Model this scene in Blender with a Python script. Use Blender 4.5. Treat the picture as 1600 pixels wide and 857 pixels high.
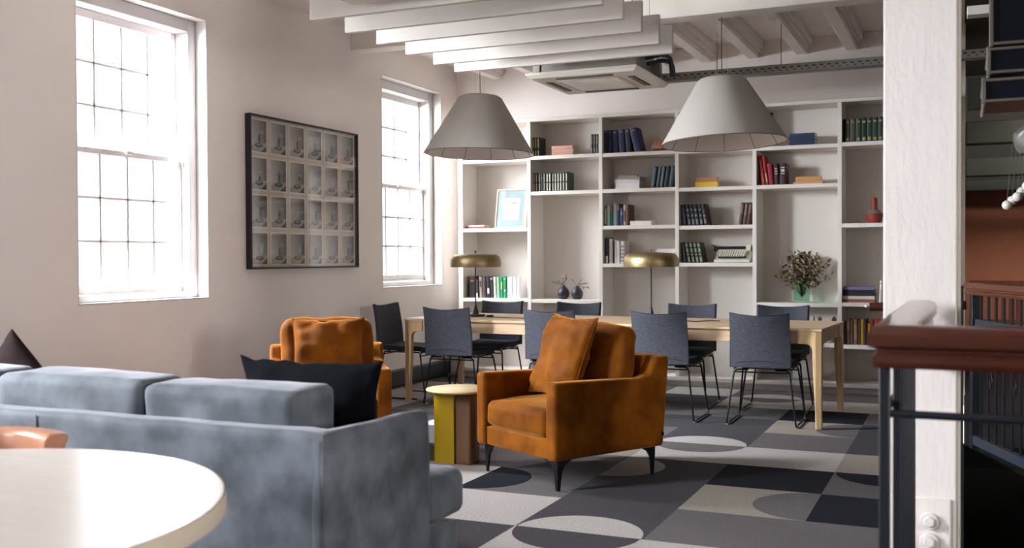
import bpy, bmesh, math, random
from mathutils import Vector, Matrix, noise
for o in list(bpy.data.objects): bpy.data.objects.remove(o)
S = bpy.context.scene
COL = S.collection
PI = math.pi
rnd = random.Random(7)

# ------------------------------------------------------------------ camera
def cam_axes(yaw, pitch, roll):
    f = Vector((-math.sin(yaw)*math.cos(pitch), math.cos(yaw)*math.cos(pitch), math.sin(pitch)))
    r = Vector((math.cos(yaw), math.sin(yaw), 0)); u = r.cross(f)
    c, s = math.cos(roll), math.sin(roll)
    return c*r + s*u, -s*r + c*u, f
cr, cu, cf = cam_axes(*[math.radians(v) for v in (23.8388, -0.9061, -0.2918)])
cd = bpy.data.cameras.new('camera'); cam = bpy.data.objects.new('camera', cd); COL.objects.link(cam)
M = Matrix((cr, cu, -cf)).transposed().to_4x4(); M.translation = (0, 0, 1.28)
cam.matrix_world = M
cd.sensor_width = 36; cd.lens = 35.985; cd.clip_start = .05
cd.dof.use_dof = True; cd.dof.focus_distance = 7.0; cd.dof.aperture_fstop = 2.8
S.camera = cam

# ------------------------------------------------------------------ light
W = bpy.data.worlds.new('overcast_sky'); S.world = W; W.use_nodes = True
bg = W.node_tree.nodes['Background']; bg.inputs[0].default_value = (1, .985, .98, 1); bg.inputs[1].default_value = .5
S.view_settings.view_transform = 'Standard'; S.view_settings.look = 'None'
S.view_settings.gamma = 1; S.view_settings.use_curve_mapping = False; S.view_settings.exposure = 2.15
WIN_Y = [5.50, 9.26, 1.73, -2.04]
def area(name, loc, rot, sx, sy, p, col):
    l = bpy.data.lights.new(name, 'AREA'); l.shape = 'RECTANGLE'; l.size = sx; l.size_y = sy; l.energy = p; l.color = col
    o = bpy.data.objects.new(name, l); o.location = loc; o.rotation_euler = rot; COL.objects.link(o); return o
for y, p, off in zip(WIN_Y, (640, 165, 620, 600), (-1.0, -.75, -1.0, -1.0)):
    l = area('window_daylight_and_fill', (-6.75, y+off, 3.1), (0, 0, 0), 1.5, 2.2, p, (.90, .95, 1))
    l.rotation_euler = (Vector((-5.3, y, 1.95))-l.location).to_track_quat('-Z', 'Y').to_euler()
for y, p in ((1.73, 145), (-2.04, 145)):  # added fill lamps from the right, to brighten the left wall
    l = area('window_daylight_and_fill', (6.75, y-.3, 2.3), (0, 0, 0), 1.5, 2.2, p, (1, .96, .93))
    l.rotation_euler = (Vector((5.3, y, 1.95))-l.location).to_track_quat('-Z', 'Y').to_euler()
area('far_hall_fill', (2.4, 10.4, 3.0), (math.radians(50), 0, 0), 2.4, 1.2, 40, (1, .9, .8))  # added fill lamp inside the hall, aimed at the terracotta wall

# ------------------------------------------------------------------ materials
def lin(h):
    h = h.lstrip('#'); c = [int(h[i:i+2], 16)/255 for i in (0, 2, 4)]
    return [x/12.92 if x <= .04045 else ((x+.055)/1.055)**2.4 for x in c] + [1]
MATS = {}
def mat(name, col, rough=.6, metal=0, sheen=0, sheen_tint=None, spec=.5, var=0, vscale=8, vdet=3, bump=0, bscale=40, coat=0, stretch=None, col2=None, bdist=.01, rp=.2):
    if name in MATS: return MATS[name]
    m = bpy.data.materials.new(name); m.use_nodes = True; nt = m.node_tree; b = nt.nodes['Principled BSDF']
    c = lin(col) if isinstance(col, str) else list(col)+[1]
    b.inputs['Base Color'].default_value = c; b.inputs['Roughness'].default_value = rough
    b.inputs['Metallic'].default_value = metal; b.inputs['Specular IOR Level'].default_value = spec
    if sheen:
        b.inputs['Sheen Weight'].default_value = sheen; b.inputs['Sheen Roughness'].default_value = .35
        b.inputs['Sheen Tint'].default_value = lin(sheen_tint or col)
    if coat: b.inputs['Coat Weight'].default_value = coat; b.inputs['Coat Roughness'].default_value = .12
    if var or bump:
        tc = nt.nodes.new('ShaderNodeTexCoord'); mp = nt.nodes.new('ShaderNodeMapping'); nt.links.new(tc.outputs['Object'], mp.inputs[0])
        if stretch: mp.inputs['Scale'].default_value = stretch
    if var:
        n = nt.nodes.new('ShaderNodeTexNoise'); n.inputs['Scale'].default_value = vscale; n.inputs['Detail'].default_value = vdet
        nt.links.new(mp.outputs[0], n.inputs['Vector'])
        r = nt.nodes.new('ShaderNodeValToRGB'); r.color_ramp.elements[0].position = .5-rp; r.color_ramp.elements[1].position = .5+rp
        if col2: a, d = lin(col), lin(col2)
        else: a = [max(0, x*(1-var)) for x in c[:3]]+[1]; d = [min(1, x*(1+var)) for x in c[:3]]+[1]
        r.color_ramp.elements[0].color = a; r.color_ramp.elements[1].color = d
        nt.links.new(n.outputs['Fac'], r.inputs[0]); nt.links.new(r.outputs[0], b.inputs['Base Color'])
    if bump:
        n2 = nt.nodes.new('ShaderNodeTexNoise'); n2.inputs['Scale'].default_value = bscale; n2.inputs['Detail'].default_value = 4
        nt.links.new(mp.outputs[0], n2.inputs['Vector'])
        bp = nt.nodes.new('ShaderNodeBump'); bp.inputs['Strength'].default_value = bump; bp.inputs['Distance'].default_value = bdist
        nt.links.new(n2.outputs['Fac'], bp.inputs['Height']); nt.links.new(bp.outputs[0], b.inputs['Normal'])
    MATS[name] = m; return m
def glass_mat(name, tint=(1, 1, 1), gloss=.08, rough=0.0, frosty=0):
    if name in MATS: return MATS[name]
    m = bpy.data.materials.new(name); m.use_nodes = True; nt = m.node_tree; nt.nodes.clear()
    o = nt.nodes.new('ShaderNodeOutputMaterial'); mx = nt.nodes.new('ShaderNodeMixShader'); t = nt.nodes.new('ShaderNodeBsdfTransparent')
    t.inputs[0].default_value = (*tint, 1); g = nt.nodes.new('ShaderNodeBsdfGlossy'); g.inputs['Roughness'].default_value = rough
    fr = nt.nodes.new('ShaderNodeLayerWeight'); fr.inputs[0].default_value = .5; pw = nt.nodes.new('ShaderNodeMath'); pw.operation = 'POWER'; pw.inputs[1].default_value = 5
    ma = nt.nodes.new('ShaderNodeMath'); ma.operation = 'ADD'; ma.inputs[1].default_value = gloss; ma.use_clamp = True
    nt.links.new(fr.outputs['Facing'], pw.inputs[0]); nt.links.new(pw.outputs[0], ma.inputs[0]); nt.links.new(ma.outputs[0], mx.inputs[0])
    nt.links.new(t.outputs[0], mx.inputs[1]); nt.links.new(g.outputs[0], mx.inputs[2]); nt.links.new(mx.outputs[0], o.inputs[0])
    MATS[name] = m; return m
wall_m = mat('wall_paint', '#f0e7e2', .75, var=.03, vscale=1.5, bump=.15, bscale=60)
ceil_m = mat('ceiling_paint', '#efe7e0', .7, var=.02, vscale=2, bump=.1, bscale=30)
trim_m = mat('window_paint', '#dad5d3', .4)
shelf_m = mat('bookcase_paint', '#e2dbd4', .55)
plaster_m = mat('rough_plaster', '#e2dad6', .7, var=.02, vscale=6, bump=.4, bscale=24, bdist=.012, stretch=(1.6, 1.6, .6))
column_side = mat('column_side_tone', '#a49a8c', .6)  # darker tone than the plaster, for the column's right face
baffle_m = mat('baffle_felt', '#d6cfc9', .8)
dark_base = mat('dark_skirting', '#23272e', .45)
oak = mat('light_oak', '#d2b898', .45, var=.1, vscale=6, vdet=5, stretch=(.6, 6, 6), col2='#c0a07e')
oak_leg = mat('light_oak_upright', '#d8b98c', .45, var=.1, vscale=6, vdet=5, stretch=(6, 6, .6), col2='#c8a373')
rust = mat('rust_velvet', '#8c4f0a', .7, sheen=.75, sheen_tint='#f0b060', var=.2, vscale=6, vdet=6, bump=.35, bscale=9, col2='#592c05', spec=.1, rp=.2)
sofa_m = mat('blue_grey_velvet', '#484d54', .7, sheen=.6, sheen_tint='#cdced6', var=.2, vscale=7, vdet=9, bump=.25, bscale=9, col2='#6a6f78', spec=.2, rp=.15)
black_fab = mat('black_fabric', '#0c0d13', .95, spec=.08, var=.2, vscale=60, bump=.25, bscale=180, bdist=.003)
brown_fab = mat('dark_brown_fabric', '#241a1a', .95, spec=.1, bump=.25, bscale=180, bdist=.003)
chair_fab = mat('slate_weave', '#2c2e38', .85, var=.35, vscale=95, vdet=4, bump=.3, bscale=200, bdist=.002, col2='#43454f', stretch=(.4, 1, 1.6))
chair_dark = mat('dark_seat_felt', '#1c2029', .8)
blk = mat('black_steel', '#101116', .4, metal=.3)
blk_leg = mat('black_gloss_leg', '#0d0e14', .3)
foot_m = mat('clear_glide', '#8c8a88', .3)
brass = mat('brushed_brass', '#a5946e', .42, metal=1)
felt_g = mat('grey_felt_shade', '#aaa49d', .9, var=.04, vscale=3)
felt_w = mat('shade_lining', '#e9e2df', .8)
wire_m = mat('grey_wire', '#5a5654', .5)
steel_g = mat('galvanised_steel', '#8d8a86', .45, metal=.5)
slot_m = mat('dark_slot', '#1c1b1b', .8)
ac_m = mat('ac_plastic', '#d8d0c6', .5)
mahog = mat('mahogany', '#481d0b', .35, var=.3, vscale=5, vdet=5, stretch=(1, 14, 14), col2='#371305', coat=.25)
mahog_y = mat('mahogany_worn_shine', '#6b3a22', .3, var=.3, vscale=5, vdet=5, stretch=(10, 1.2, 10), col2='#4d2110', coat=.7)  # paler brown: wear plus window reflection put into the colour
iron = mat('wrought_iron', '#12151f', .45)
glass = glass_mat('window_glass')
pic_glass = glass_mat('picture_glass', gloss=.05)
dark_glass = mat('dark_glass', '#10131b', .3, spec=.3)
clear_rim = mat('bevelled_rim', '#8d877c', .2, metal=.6)
globe_m = mat('opal_globe', '#e6e0da', .25)
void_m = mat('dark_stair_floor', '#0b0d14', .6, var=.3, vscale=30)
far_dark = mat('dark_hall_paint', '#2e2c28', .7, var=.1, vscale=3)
far_beam = mat('grey_green_beam', '#43453f', .6, var=.1, vscale=3)
terra = mat('terracotta_wall', '#a4664c', .7, var=.08, vscale=1.2, stretch=(1, 1, .2))
paper = mat('paper_white', '#e4dfd9', .7)
pages = mat('page_block', '#cfc2ab', .85)

# ------------------------------------------------------------------ mesh helpers
def box(bm, x0, x1, y0, y1, z0, z1, mi=0, top=None):
    vs = [bm.verts.new(p) for p in ((x0,y0,z0),(x1,y0,z0),(x1,y1,z0),(x0,y1,z0),(x0,y0,z1),(x1,y0,z1),(x1,y1,z1),(x0,y1,z1))]
    for f in ((3,2,1,0),(4,5,6,7),(0,1,5,4),(1,2,6,5),(2,3,7,6),(3,0,4,7)):
        fc = bm.faces.new([vs[i] for i in f]); fc.material_index = mi
    return vs
def prism(bm, poly, a0, a1, axis='x', mi=0):
    # poly: list of 2-D points; extruded along axis
    def P(p, a):
        return (a, p[0], p[1]) if axis == 'x' else ((p[0], a, p[1]) if axis == 'y' else (p[0], p[1], a))
    A = [bm.verts.new(P(p, a0)) for p in poly]; B = [bm.verts.new(P(p, a1)) for p in poly]
    n = len(poly); fs = [bm.faces.new(A[::-1]), bm.faces.new(B)]
    for i in range(n): fs.append(bm.faces.new((A[i], A[(i+1) % n], B[(i+1) % n], B[i])))
    for f in fs: f.material_index = mi
    bmesh.ops.recalc_face_normals(bm, faces=fs)
    return A+B
def fillet(pts, r, n=5):
    out = [Vector(pts[0])]
    for i in range(1, len(pts)-1):
        p, a, b = Vector(pts[i]), Vector(pts[i-1]), Vector(pts[i+1])
        da, db = (a-p), (b-p); rr = min(r, da.length*.45, db.length*.45)
        s, e = p+da.normalized()*rr, p+db.normalized()*rr
        for k in range(n+1):
            t = k/n; out.append((1-t)**2*s + 2*t*(1-t)*p + t*t*e)
    out.append(Vector(pts[-1])); return out
def tube(bm, pts, r, n=8, mi=0, closed=False, cap=True):
    pts = [Vector(p) for p in pts]; N = len(pts); rings = []
    t0 = (pts[1]-pts[0]).normalized(); up = Vector((0, 0, 1)) if abs(t0.z) < .9 else Vector((1, 0, 0))
    nrm = (up - t0*up.dot(t0)).normalized()
    for i in range(N):
        if closed: t = (pts[(i+1) % N]-pts[i-1]).normalized()
        elif i == 0: t = t0
        elif i == N-1: t = (pts[-1]-pts[-2]).normalized()
        else: t = (pts[i+1]-pts[i-1]).normalized()
        nrm = (nrm - t*nrm.dot(t)).normalized(); bn = t.cross(nrm)
        rad = r[i] if isinstance(r, (list, tuple)) else r
        rings.append([bm.verts.new(pts[i] + (nrm*math.cos(2*PI*k/n)+bn*math.sin(2*PI*k/n))*rad) for k in range(n)])
    for i in range(N if closed else N-1):
        a, b = rings[i], rings[(i+1) % N]
        for k in range(n):
            f = bm.faces.new((a[k], a[(k+1) % n], b[(k+1) % n], b[k])); f.material_index = mi
    if cap and not closed:
        bm.faces.new(rings[0][::-1]).material_index = mi; bm.faces.new(rings[-1]).material_index = mi
def lathe(bm, prof, n=32, c=(0, 0, 0), mi=0, close=True):
    rings = []
    for r, z in prof:
        if r < 1e-5: rings.append([bm.verts.new((c[0], c[1], c[2]+z))])
        else: rings.append([bm.verts.new((c[0]+r*math.cos(2*PI*k/n), c[1]+r*math.sin(2*PI*k/n), c[2]+z)) for k in range(n)])
    for a, b in zip(rings[:-1], rings[1:]):
        for k in range(n):
            k2 = (k+1) % n
            if len(a) == 1 and len(b) == 1: continue
            if len(a) == 1: f = bm.faces.new((a[0], b[k2], b[k]))
            elif len(b) == 1: f = bm.faces.new((a[k], a[k2], b[0]))
            else: f = bm.faces.new((a[k], a[k2], b[k2], b[k]))
            f.material_index = mi
def softbox(bm, x0, x1, y0, y1, z0, z1, r=.03, crown=(0, 0, 0), n=14, wr=0, seed=0, mi=0):
    # box with fully rounded edges, crowned faces and wrinkles
    c = Vector(((x0+x1)/2, (y0+y1)/2, (z0+z1)/2)); h = Vector(((x1-x0)/2, (y1-y0)/2, (z1-z0)/2))
    g = bmesh.new(); bmesh.ops.create_cube(g, size=2); bmesh.ops.subdivide_edges(g, edges=g.edges[:], cuts=n, use_grid_fill=True)
    mp = {}
    for v in g.verts:
        q = Vector(v.co); p = Vector()
        u = [max(-1, min(1, a)) for a in q]
        u = [math.copysign(abs(a)**.8, a) for a in u]
        full = Vector((u[0]*h.x, u[1]*h.y, u[2]*h.z))
        inner = Vector([max(-(hh-r), min(hh-r, f)) for hh, f in zip(h, full)])
        d = full-inner
        if d.length > 1e-6: full = inner + d.normalized()*r
        k = [1-a*a for a in u]
        full.x += crown[0]*math.copysign(1, u[0])*k[1]*k[2]*(abs(u[0]) > .9)
        full.y += crown[1]*math.copysign(1, u[1])*k[0]*k[2]*(abs(u[1]) > .9)
        full.z += crown[2]*math.copysign(1, u[2])*k[0]*k[1]*(abs(u[2]) > .9)
        if wr: full += noise.noise_vector((full+Vector((seed, seed*2, 0)))*7)*wr
        mp[v.index] = bm.verts.new(c+full)
    for f in g.faces:
        bm.faces.new([mp[v.index] for v in f.verts]).material_index = mi
    g.free()
def pillow(bm, w, h, t, n=22, wr=.006, seed=1, pinch=.07, pz=None):
    pz = pinch if pz is None else pz
    # upright pillow in XZ plane, base at z=0, thickness along Y
    def P(u, v, s):
        e = (1-abs(u)**2.6)*(1-abs(v)**2.6); e = max(e, 0)**.5
        x = u*w/2*(1-pinch*(1-v*v)*abs(u)); z = v*h/2*(1-pz*(1-u*u)*abs(v))
        y = s*t/2*e
        k = noise.noise(Vector((x*9+seed, z*9, s*3)))*wr*2 + noise.noise(Vector((x*22+seed, z*22, s*3)))*wr
        edge = min(1-abs(u), 1-abs(v))
        return Vector((x, y+k*s*min(1, edge*6), z+h/2+(noise.noise(Vector((x*14, seed, 0)))*wr*1.5 if abs(v) > .9 else 0)))
    fr = {}; bk = {}
    for i in range(n+1):
        for j in range(n+1):
            u = math.sin(PI/2*(2*i/n-1)); v = math.sin(PI/2*(2*j/n-1))
            fr[i, j] = bm.verts.new(P(u, v, 1))
            bk[i, j] = fr[i, j] if i in (0, n) or j in (0, n) else bm.verts.new(P(u, v, -1))
    for i in range(n):
        for j in range(n):
            bm.faces.new((fr[i, j], fr[i, j+1], fr[i+1, j+1], fr[i+1, j]))
            bm.faces.new((bk[i, j], bk[i+1, j], bk[i+1, j+1], bk[i, j+1]))
def pillow_edge(w, h, n=14, pinch=.07):
    pts = []
    for side in range(4):
        for i in range(n):
            a = math.sin(PI/2*(2*i/n-1))
            u, v = ((a, -1), (1, a), (-a, 1), (-1, -a))[side]
            pts.append(Vector((u*w/2*(1-pinch*(1-v*v)*abs(u)), 0, v*h/2*(1-min(pinch, .08)*(1-u*u)*abs(v))+h/2)))
    return pts
def mk(name, bm, mats, parent=None, smooth=True, bevel=0, seg=2, ang=40):
    me = bpy.data.meshes.new(name); bm.normal_update(); bm.to_mesh(me); bm.free()
    for m in (mats if isinstance(mats, (list, tuple)) else [mats]): me.materials.append(m)
    if smooth: me.shade_smooth(); me.set_sharp_from_angle(angle=math.radians(ang))
    o = bpy.data.objects.new(name, me); COL.objects.link(o)
    if parent: o.parent = parent
    if bevel:
        b = o.modifiers.new('bevel', 'BEVEL'); b.width = bevel; b.segments = seg; b.limit_method = 'ANGLE'; b.angle_limit = math.radians(35)
    return o
def B(): return bmesh.new()
def tag(o, label, cat, group=None, kind=None):
    if label: o['label'] = label
    if cat: o['category'] = cat
    if group: o['group'] = group
    if kind: o['kind'] = kind
    return o
def thing(name, label, cat, loc=(0, 0, 0), rz=0, group=None):
    o = bpy.data.objects.new(name, None); COL.objects.link(o); o.location = loc; o.rotation_euler = (0, 0, rz); o.empty_display_size = .1
    return tag(o, label, cat, group)
def struct(name, bm, m, **k):
    o = mk(name, bm, m, **k); o['kind'] = 'structure'; return o
def dup(root, loc, rz, label=None, group=None):
    r = root.copy(); COL.objects.link(r); r.location = loc; r.rotation_euler = (root.rotation_euler.x, root.rotation_euler.y, rz)
    if label: r['label'] = label
    if group: r['group'] = group
    for ch in list(root.children):
        c = ch.copy(); COL.objects.link(c); c.parent = r
        for g in ch.children:
            d = g.copy(); COL.objects.link(d); d.parent = c
    return r

# ------------------------------------------------------------------ floor: carpet tiles
XL0, TX, YL0, TY = -.70, .63, 4.46, .6125
greys = {'W': '#aca6a3', 'L': '#918980', 'M': '#656061', 'D': '#474549', 'N': '#202229'}
cm = []
for k, h in greys.items():
    m = mat('carpet_'+k, h, .95, var=1, vscale=150, vdet=3, spec=.1, bump=.4, bscale=300, bdist=.004)
    r = [n for n in m.node_tree.nodes if n.type == 'VALTORGB'][0]; c = lin(h); s = .26
    r.color_ramp.elements[0].color = [x*(1-s*1.6) for x in c[:3]]+[1]; r.color_ramp.elements[1].color = [min(1, x*(1+s*1.6)) for x in c[:3]]+[1]
    cm.append(m)
KI = {k: i for i, k in enumerate(greys)}
# columns keyed by integer i: x from XL0+i*TX to XL0+(i+1)*TX ; rows j: y from YL0+j*TY
T = {}
def colrow(i, j0, s):
    for k, ch in enumerate(s): T[i, j0+k] = ch
colrow(-1, -2, 'DWMLNWMLNWM'); colrow(-2, -2, 'MWDDDWDDMWM'); colrow(-3, -2, 'WDWMMLMDMDW'); colrow(0, -2, 'LWMNMLDDMWM')
colrow(-4, -2, 'LMDWMDLMDWM'); colrow(-5, -2, 'MWNLMDWMDLN'); colrow(-6, -2, 'WMLDMWDMLDM')
rr = random.Random(3)
bm = B()
def quad(x0, x1, y0, y1, z, mi):
    f = bm.faces.new([bm.verts.new(p) for p in ((x0, y0, z), (x1, y0, z), (x1, y1, z), (x0, y1, z))]); f.material_index = mi
for i in range(-8, 1):
    for j in range(-14, 10):
        x0, x1 = XL0+i*TX, XL0+(i+1)*TX; y0, y1 = YL0+j*TY, YL0+(j+1)*TY
        x0 = max(x0, -5.3); y1 = min(y1, 10.3)
        if x1 <= x0 or y1 <= y0: continue
        quad(x0, x1, y0, y1, 0, KI[T.get((i, j), rr.choice('WLMDN'))])
def half(cx, cy, r, a0, ch, z=.0006):
    vs = [bm.verts.new((cx+r*math.cos(a0+PI*k/28), cy+r*math.sin(a0+PI*k/28), z)) for k in range(29)]
    bm.faces.new(vs).material_index = KI[ch]
def xl(i): return XL0+i*TX
def yl(j): return YL0+j*TY
R0 = .305
half(xl(-1.5), yl(0), R0, 0, 'W'); half(xl(-1.5), yl(0), R0, PI, 'D')
half(xl(-1.5)-.0, yl(4), R0, 0, 'W'); half(xl(-1.5), yl(4), R0, PI, 'M')
half(xl(-1.5)+.05, yl(8), .27, 0, 'W'); half(xl(-1.5)+.05, yl(8), .27, PI, 'M')
half(xl(0), yl(1.5), R0, PI/2, 'M'); half(xl(0), yl(5.5), R0, PI/2, 'M')
half(xl(.5), yl(3), R0, PI, 'N'); half(xl(-3), yl(1.5), R0, -PI/2, 'N'); half(xl(-2), yl(2.5), R0, -PI/2, 'L')
half(xl(-4.5), yl(2), R0, 0, 'N'); half(xl(-5), yl(5.5), R0, PI/2, 'W'); half(xl(-3.5), yl(6), R0, PI, 'L'); half(xl(-3.5), yl(-3), R0, 0, 'W')
struct('floor', bm, cm, smooth=False)
# the building's side beyond the railing
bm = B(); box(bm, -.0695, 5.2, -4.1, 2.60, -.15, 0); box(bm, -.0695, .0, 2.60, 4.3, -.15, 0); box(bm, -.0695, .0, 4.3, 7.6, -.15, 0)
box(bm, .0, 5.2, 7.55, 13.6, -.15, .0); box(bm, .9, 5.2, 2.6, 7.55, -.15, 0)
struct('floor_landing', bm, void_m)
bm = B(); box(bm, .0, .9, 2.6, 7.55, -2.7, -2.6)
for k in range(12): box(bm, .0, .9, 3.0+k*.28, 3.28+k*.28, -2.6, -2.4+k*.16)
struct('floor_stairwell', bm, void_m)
bm = B(); box(bm, -.05, -.0005, 2.6, 7.55, -2.6, -.15); box(bm, .9, .95, 2.6, 7.55, -2.6, -.15); box(bm, -.05, .95, 2.55, 2.6, -2.6, -.15); box(bm, -.05, .95, 7.55, 7.6, -2.6, -.15)
struct('wall_stairwell', bm, far_dark)

# ------------------------------------------------------------------ walls
CZ = 3.40
XW, ZS, ZT, HW = -5.2, .985, 3.075, .62
def win_span(y): return y-HW, y+HW
bm = B()
ys = sorted(WIN_Y); cur = -4.2
for y in ys:
    a, b = win_span(y)
    box(bm, -5.55, XW, cur, a, -.1, CZ+.1); box(bm, -5.55, XW, a, b, -.1, ZS); box(bm, -5.55, XW, a, b, ZT, CZ+.1); cur = b
box(bm, -5.55, XW, cur, 10.6, -.1, CZ+.1)
struct('wall_left', bm, wall_m, smooth=False)
bm = B(); box(bm, -5.55, .007, 10.245, 10.5, -.1, CZ+.1); struct('wall_back', bm, wall_m, smooth=False)
bm = B(); box(bm, -5.55, 5.4, -4.4, -4.1, -.1, CZ+.1); struct('wall_front', bm, wall_m, smooth=False)
bm = B(); cur = -4.1
for y in (-2.04, 1.73):  # openings added on the right wall for the fill lamps
    a, b = win_span(y)
    box(bm, 5.2, 5.55, cur, a, -.1, CZ+.1); box(bm, 5.2, 5.55, a, b, -.1, ZS); box(bm, 5.2, 5.55, a, b, ZT, CZ+.1); cur = b
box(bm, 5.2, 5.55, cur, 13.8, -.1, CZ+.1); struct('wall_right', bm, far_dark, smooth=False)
bm = B(); box(bm, -5.55, .0, -4.4, 10.5, CZ, CZ+.15); struct('ceiling', bm, ceil_m, smooth=False)
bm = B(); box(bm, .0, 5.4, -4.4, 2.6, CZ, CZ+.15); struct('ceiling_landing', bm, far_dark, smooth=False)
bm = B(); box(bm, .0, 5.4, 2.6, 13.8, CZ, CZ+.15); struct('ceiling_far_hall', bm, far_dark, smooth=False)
bm = B(); box(bm, .007, 5.4, 13.5, 13.8, -.1, CZ+.1); struct('wall_far_hall', bm, terra, smooth=False)
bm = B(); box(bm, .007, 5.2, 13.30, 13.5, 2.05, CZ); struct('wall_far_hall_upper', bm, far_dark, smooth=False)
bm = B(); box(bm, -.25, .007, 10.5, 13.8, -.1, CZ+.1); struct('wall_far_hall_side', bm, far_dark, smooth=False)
# window reveal white lining, frames, sashes
def window(idx, yc):
    a, b = yc-HW, yc+HW
    w = B(); L = .006
    # painted splayed lining of the reveal
    box(w, -5.50, XW+.002, a, a+L, ZS, ZT); box(w, -5.50, XW+.002, b-L, b, ZS, ZT); box(w, -5.50, XW+.002, a, b, ZT-L, ZT)
    box(w, -5.50, XW+.004, a-.0, b, ZS, ZS+.012)
    root = struct('window_%d' % idx, w, trim_m, smooth=False)
    fr = B()   # box frame
    f = .085
    for (y0, y1, z0, z1) in ((a+L, a+f, ZS+.012, ZT-L), (b-f, b-L, ZS+.012, ZT-L), (a+f, b-f, ZT-.10, ZT-L), (a+f, b-f, ZS+.012, ZS+.055)):
        box(fr, -5.50, -5.30, y0, y1, z0, z1)
    mk('window_frame', fr, trim_m, root, bevel=.006)
    zm = 2.02; y0, y1 = a+f, b-f
    def sash(x0, x1, zb, zt, low):
        s = B(); st = .035
        box(s, x0, x1, y0, y0+st, zb, zt); box(s, x0, x1, y1-st, y1, zb, zt)
        box(s, x0, x1, y0+st, y1-st, zt-(.04 if low else .06), zt); box(s, x0, x1, y0+st, y1-st, zb, zb+(.065 if low else .04))
        zi0, zi1 = zb+(.065 if low else .04), zt-(.04 if low else .06)
        for k in (1, 2, 3):
            yy = y0+st+(y1-y0-2*st)*k/4; box(s, x0+.006, x1-.006, yy-.011, yy+.011, zi0, zi1)
        for k in (1, 2):
            zz = zi0+(zi1-zi0)*k/3; box(s, x0+.006, x1-.006, y0+st, y1-st, zz-.010, zz+.010)
        so = mk('sash', s, trim_m, root, bevel=.003, seg=1)
        p = B(); xm = (x0+x1)/2; box(p, xm-.002, xm+.002, y0+st, y1-st, zi0, zi1); mk('pane', p, glass, so, smooth=False)
        return so
    sash(-5.46, -5.42, zm-.02, ZT-.10, False)
    lo = sash(-5.415, -5.375, ZS+.06, zm+.02, True)
    h = B(); box(h, -5.375, -5.355, yc-.03, yc+.03, zm+.0, zm+.02); tube(h, [(-5.36, b-f-.01, zm+.02), (-5.355, b-f-.01, zm-.05)], .007, 6)
    mk('sash_lock', h, trim_m, lo)
    return root
for i, y in enumerate(WIN_Y): window(i+1, y)
for i, y in enumerate((1.73, -2.04)): window(i+5, y).scale = (-1, 1, 1)  # right-wall windows, unseen, added to let the fill light in
# dark skirting duct
bm = B(); box(bm, XW, -5.10, -4.0, 9.86, .03, .17); box(bm, XW, -5.12, -4.0, 9.86, .0, .03)
struct('baseboard_left', bm, dark_base, bevel=.008)
# ceiling beam and joists
bm = B(); box(bm, XW, .0, 8.10, 8.30, 3.21, CZ); struct('trim_1', bm, ceil_m, bevel=.006)
bm = B(); box(bm, XW, .0, 3.95, 4.15, 3.21, CZ); struct('trim_2', bm, ceil_m, bevel=.006)
for k in range(11):
    x = -.83-.463*k+.31
    if x-.12 < XW: break
    bm = B(); box(bm, x-.10, x+.10, 8.30, 10.245, 3.33, CZ); box(bm, x-.075, x+.075, 8.30, 10.245, 3.29, 3.33); box(bm, x-.05, x+.05, 8.30, 10.245, 3.24, 3.29)
    struct('trim_%d' % (3+k), bm, ceil_m, bevel=.004)

# ------------------------------------------------------------------ column
bm = B(); box(bm, -.297, -.0235, 4.35, 4.62, 0, CZ)
struct('column', bm, plaster_m, bevel=.008)
bm = B(); box(bm, -.292, -.045, 4.338, 4.35, 0, .325)
o = tag(mk('steel_plate', bm, plaster_m, bevel=.006), 'white painted steel plate bolted to foot of rough white column', 'plate')
for z in (.235, .155):
    bm = B(); tube(bm, [(-.125, 4.338, z), (-.125, 4.322, z)], .034, 20); tube(bm, [(-.125, 4.322, z), (-.125, 4.308, z)], .022, 6)
    mk('bolt', bm, plaster_m, o, bevel=.003)
bm = B(); box(bm, -.0235, -.012, 4.352, 4.60, 0, CZ); struct('trim_20', bm, column_side, smooth=False)  # thin strip that makes the column's right face darker

# ------------------------------------------------------------------ near railing
def rail_profile(): # half widths by z, going up: ovolo over a smaller moulding
    return [(-.040, .0), (-.047, .010), (-.047, .030), (-.036, .040), (-.036, .048), (-.058, .058), (-.060, .085), (-.050, .103), (-.03, .11),
            (.03, .11), (.050, .103), (.060, .085), (.058, .058), (.036, .048), (.036, .040), (.047, .030), (.047, .010), (.040, .0)]
rail = thing('stair_railing', 'black iron stair railing with thick mahogany handrail beside white column', 'railing', (-.17, 2.84, 0))
def swp(bm, path, prof):
    rings = []
    for i, p in enumerate(path):
        p = Vector(p)
        if i == 0: d = Vector(path[1])-p
        elif i == len(path)-1: d = p-Vector(path[-2])
        else:
            a = (p-Vector(path[i-1])).normalized(); b = (Vector(path[i+1])-p).normalized(); d = a+b
            sc = 1/max(.3, math.cos(a.angle(b)/2))
        d.z = 0; d.normalize(); s = Vector((-d.y, d.x, 0))
        k = sc if 0 < i < len(path)-1 else 1
        rings.append([bm.verts.new(p+s*(u*k)+Vector((0, 0, w))) for u, w in prof])
    n = len(prof); fs = []
    for a, b in zip(rings[:-1], rings[1:]):
        for k in range(n): fs.append(bm.faces.new((a[k], a[(k+1) % n], b[(k+1) % n], b[k])))
    fs += [bm.faces.new(rings[0][::-1]), bm.faces.new(rings[-1])]
    bmesh.ops.recalc_face_normals(bm, faces=fs)
bm = B(); swp(bm, [(1.2, 0, .99), (0, 0, .99), (.003, .6, .992), (.012, 1.3, .995), (.016, 1.44, .998)], rail_profile())
for f in bm.faces:
    if f.calc_center_median().y > .1: f.material_index = 1  # receding run takes the paler brown, its reflection painted in
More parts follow.
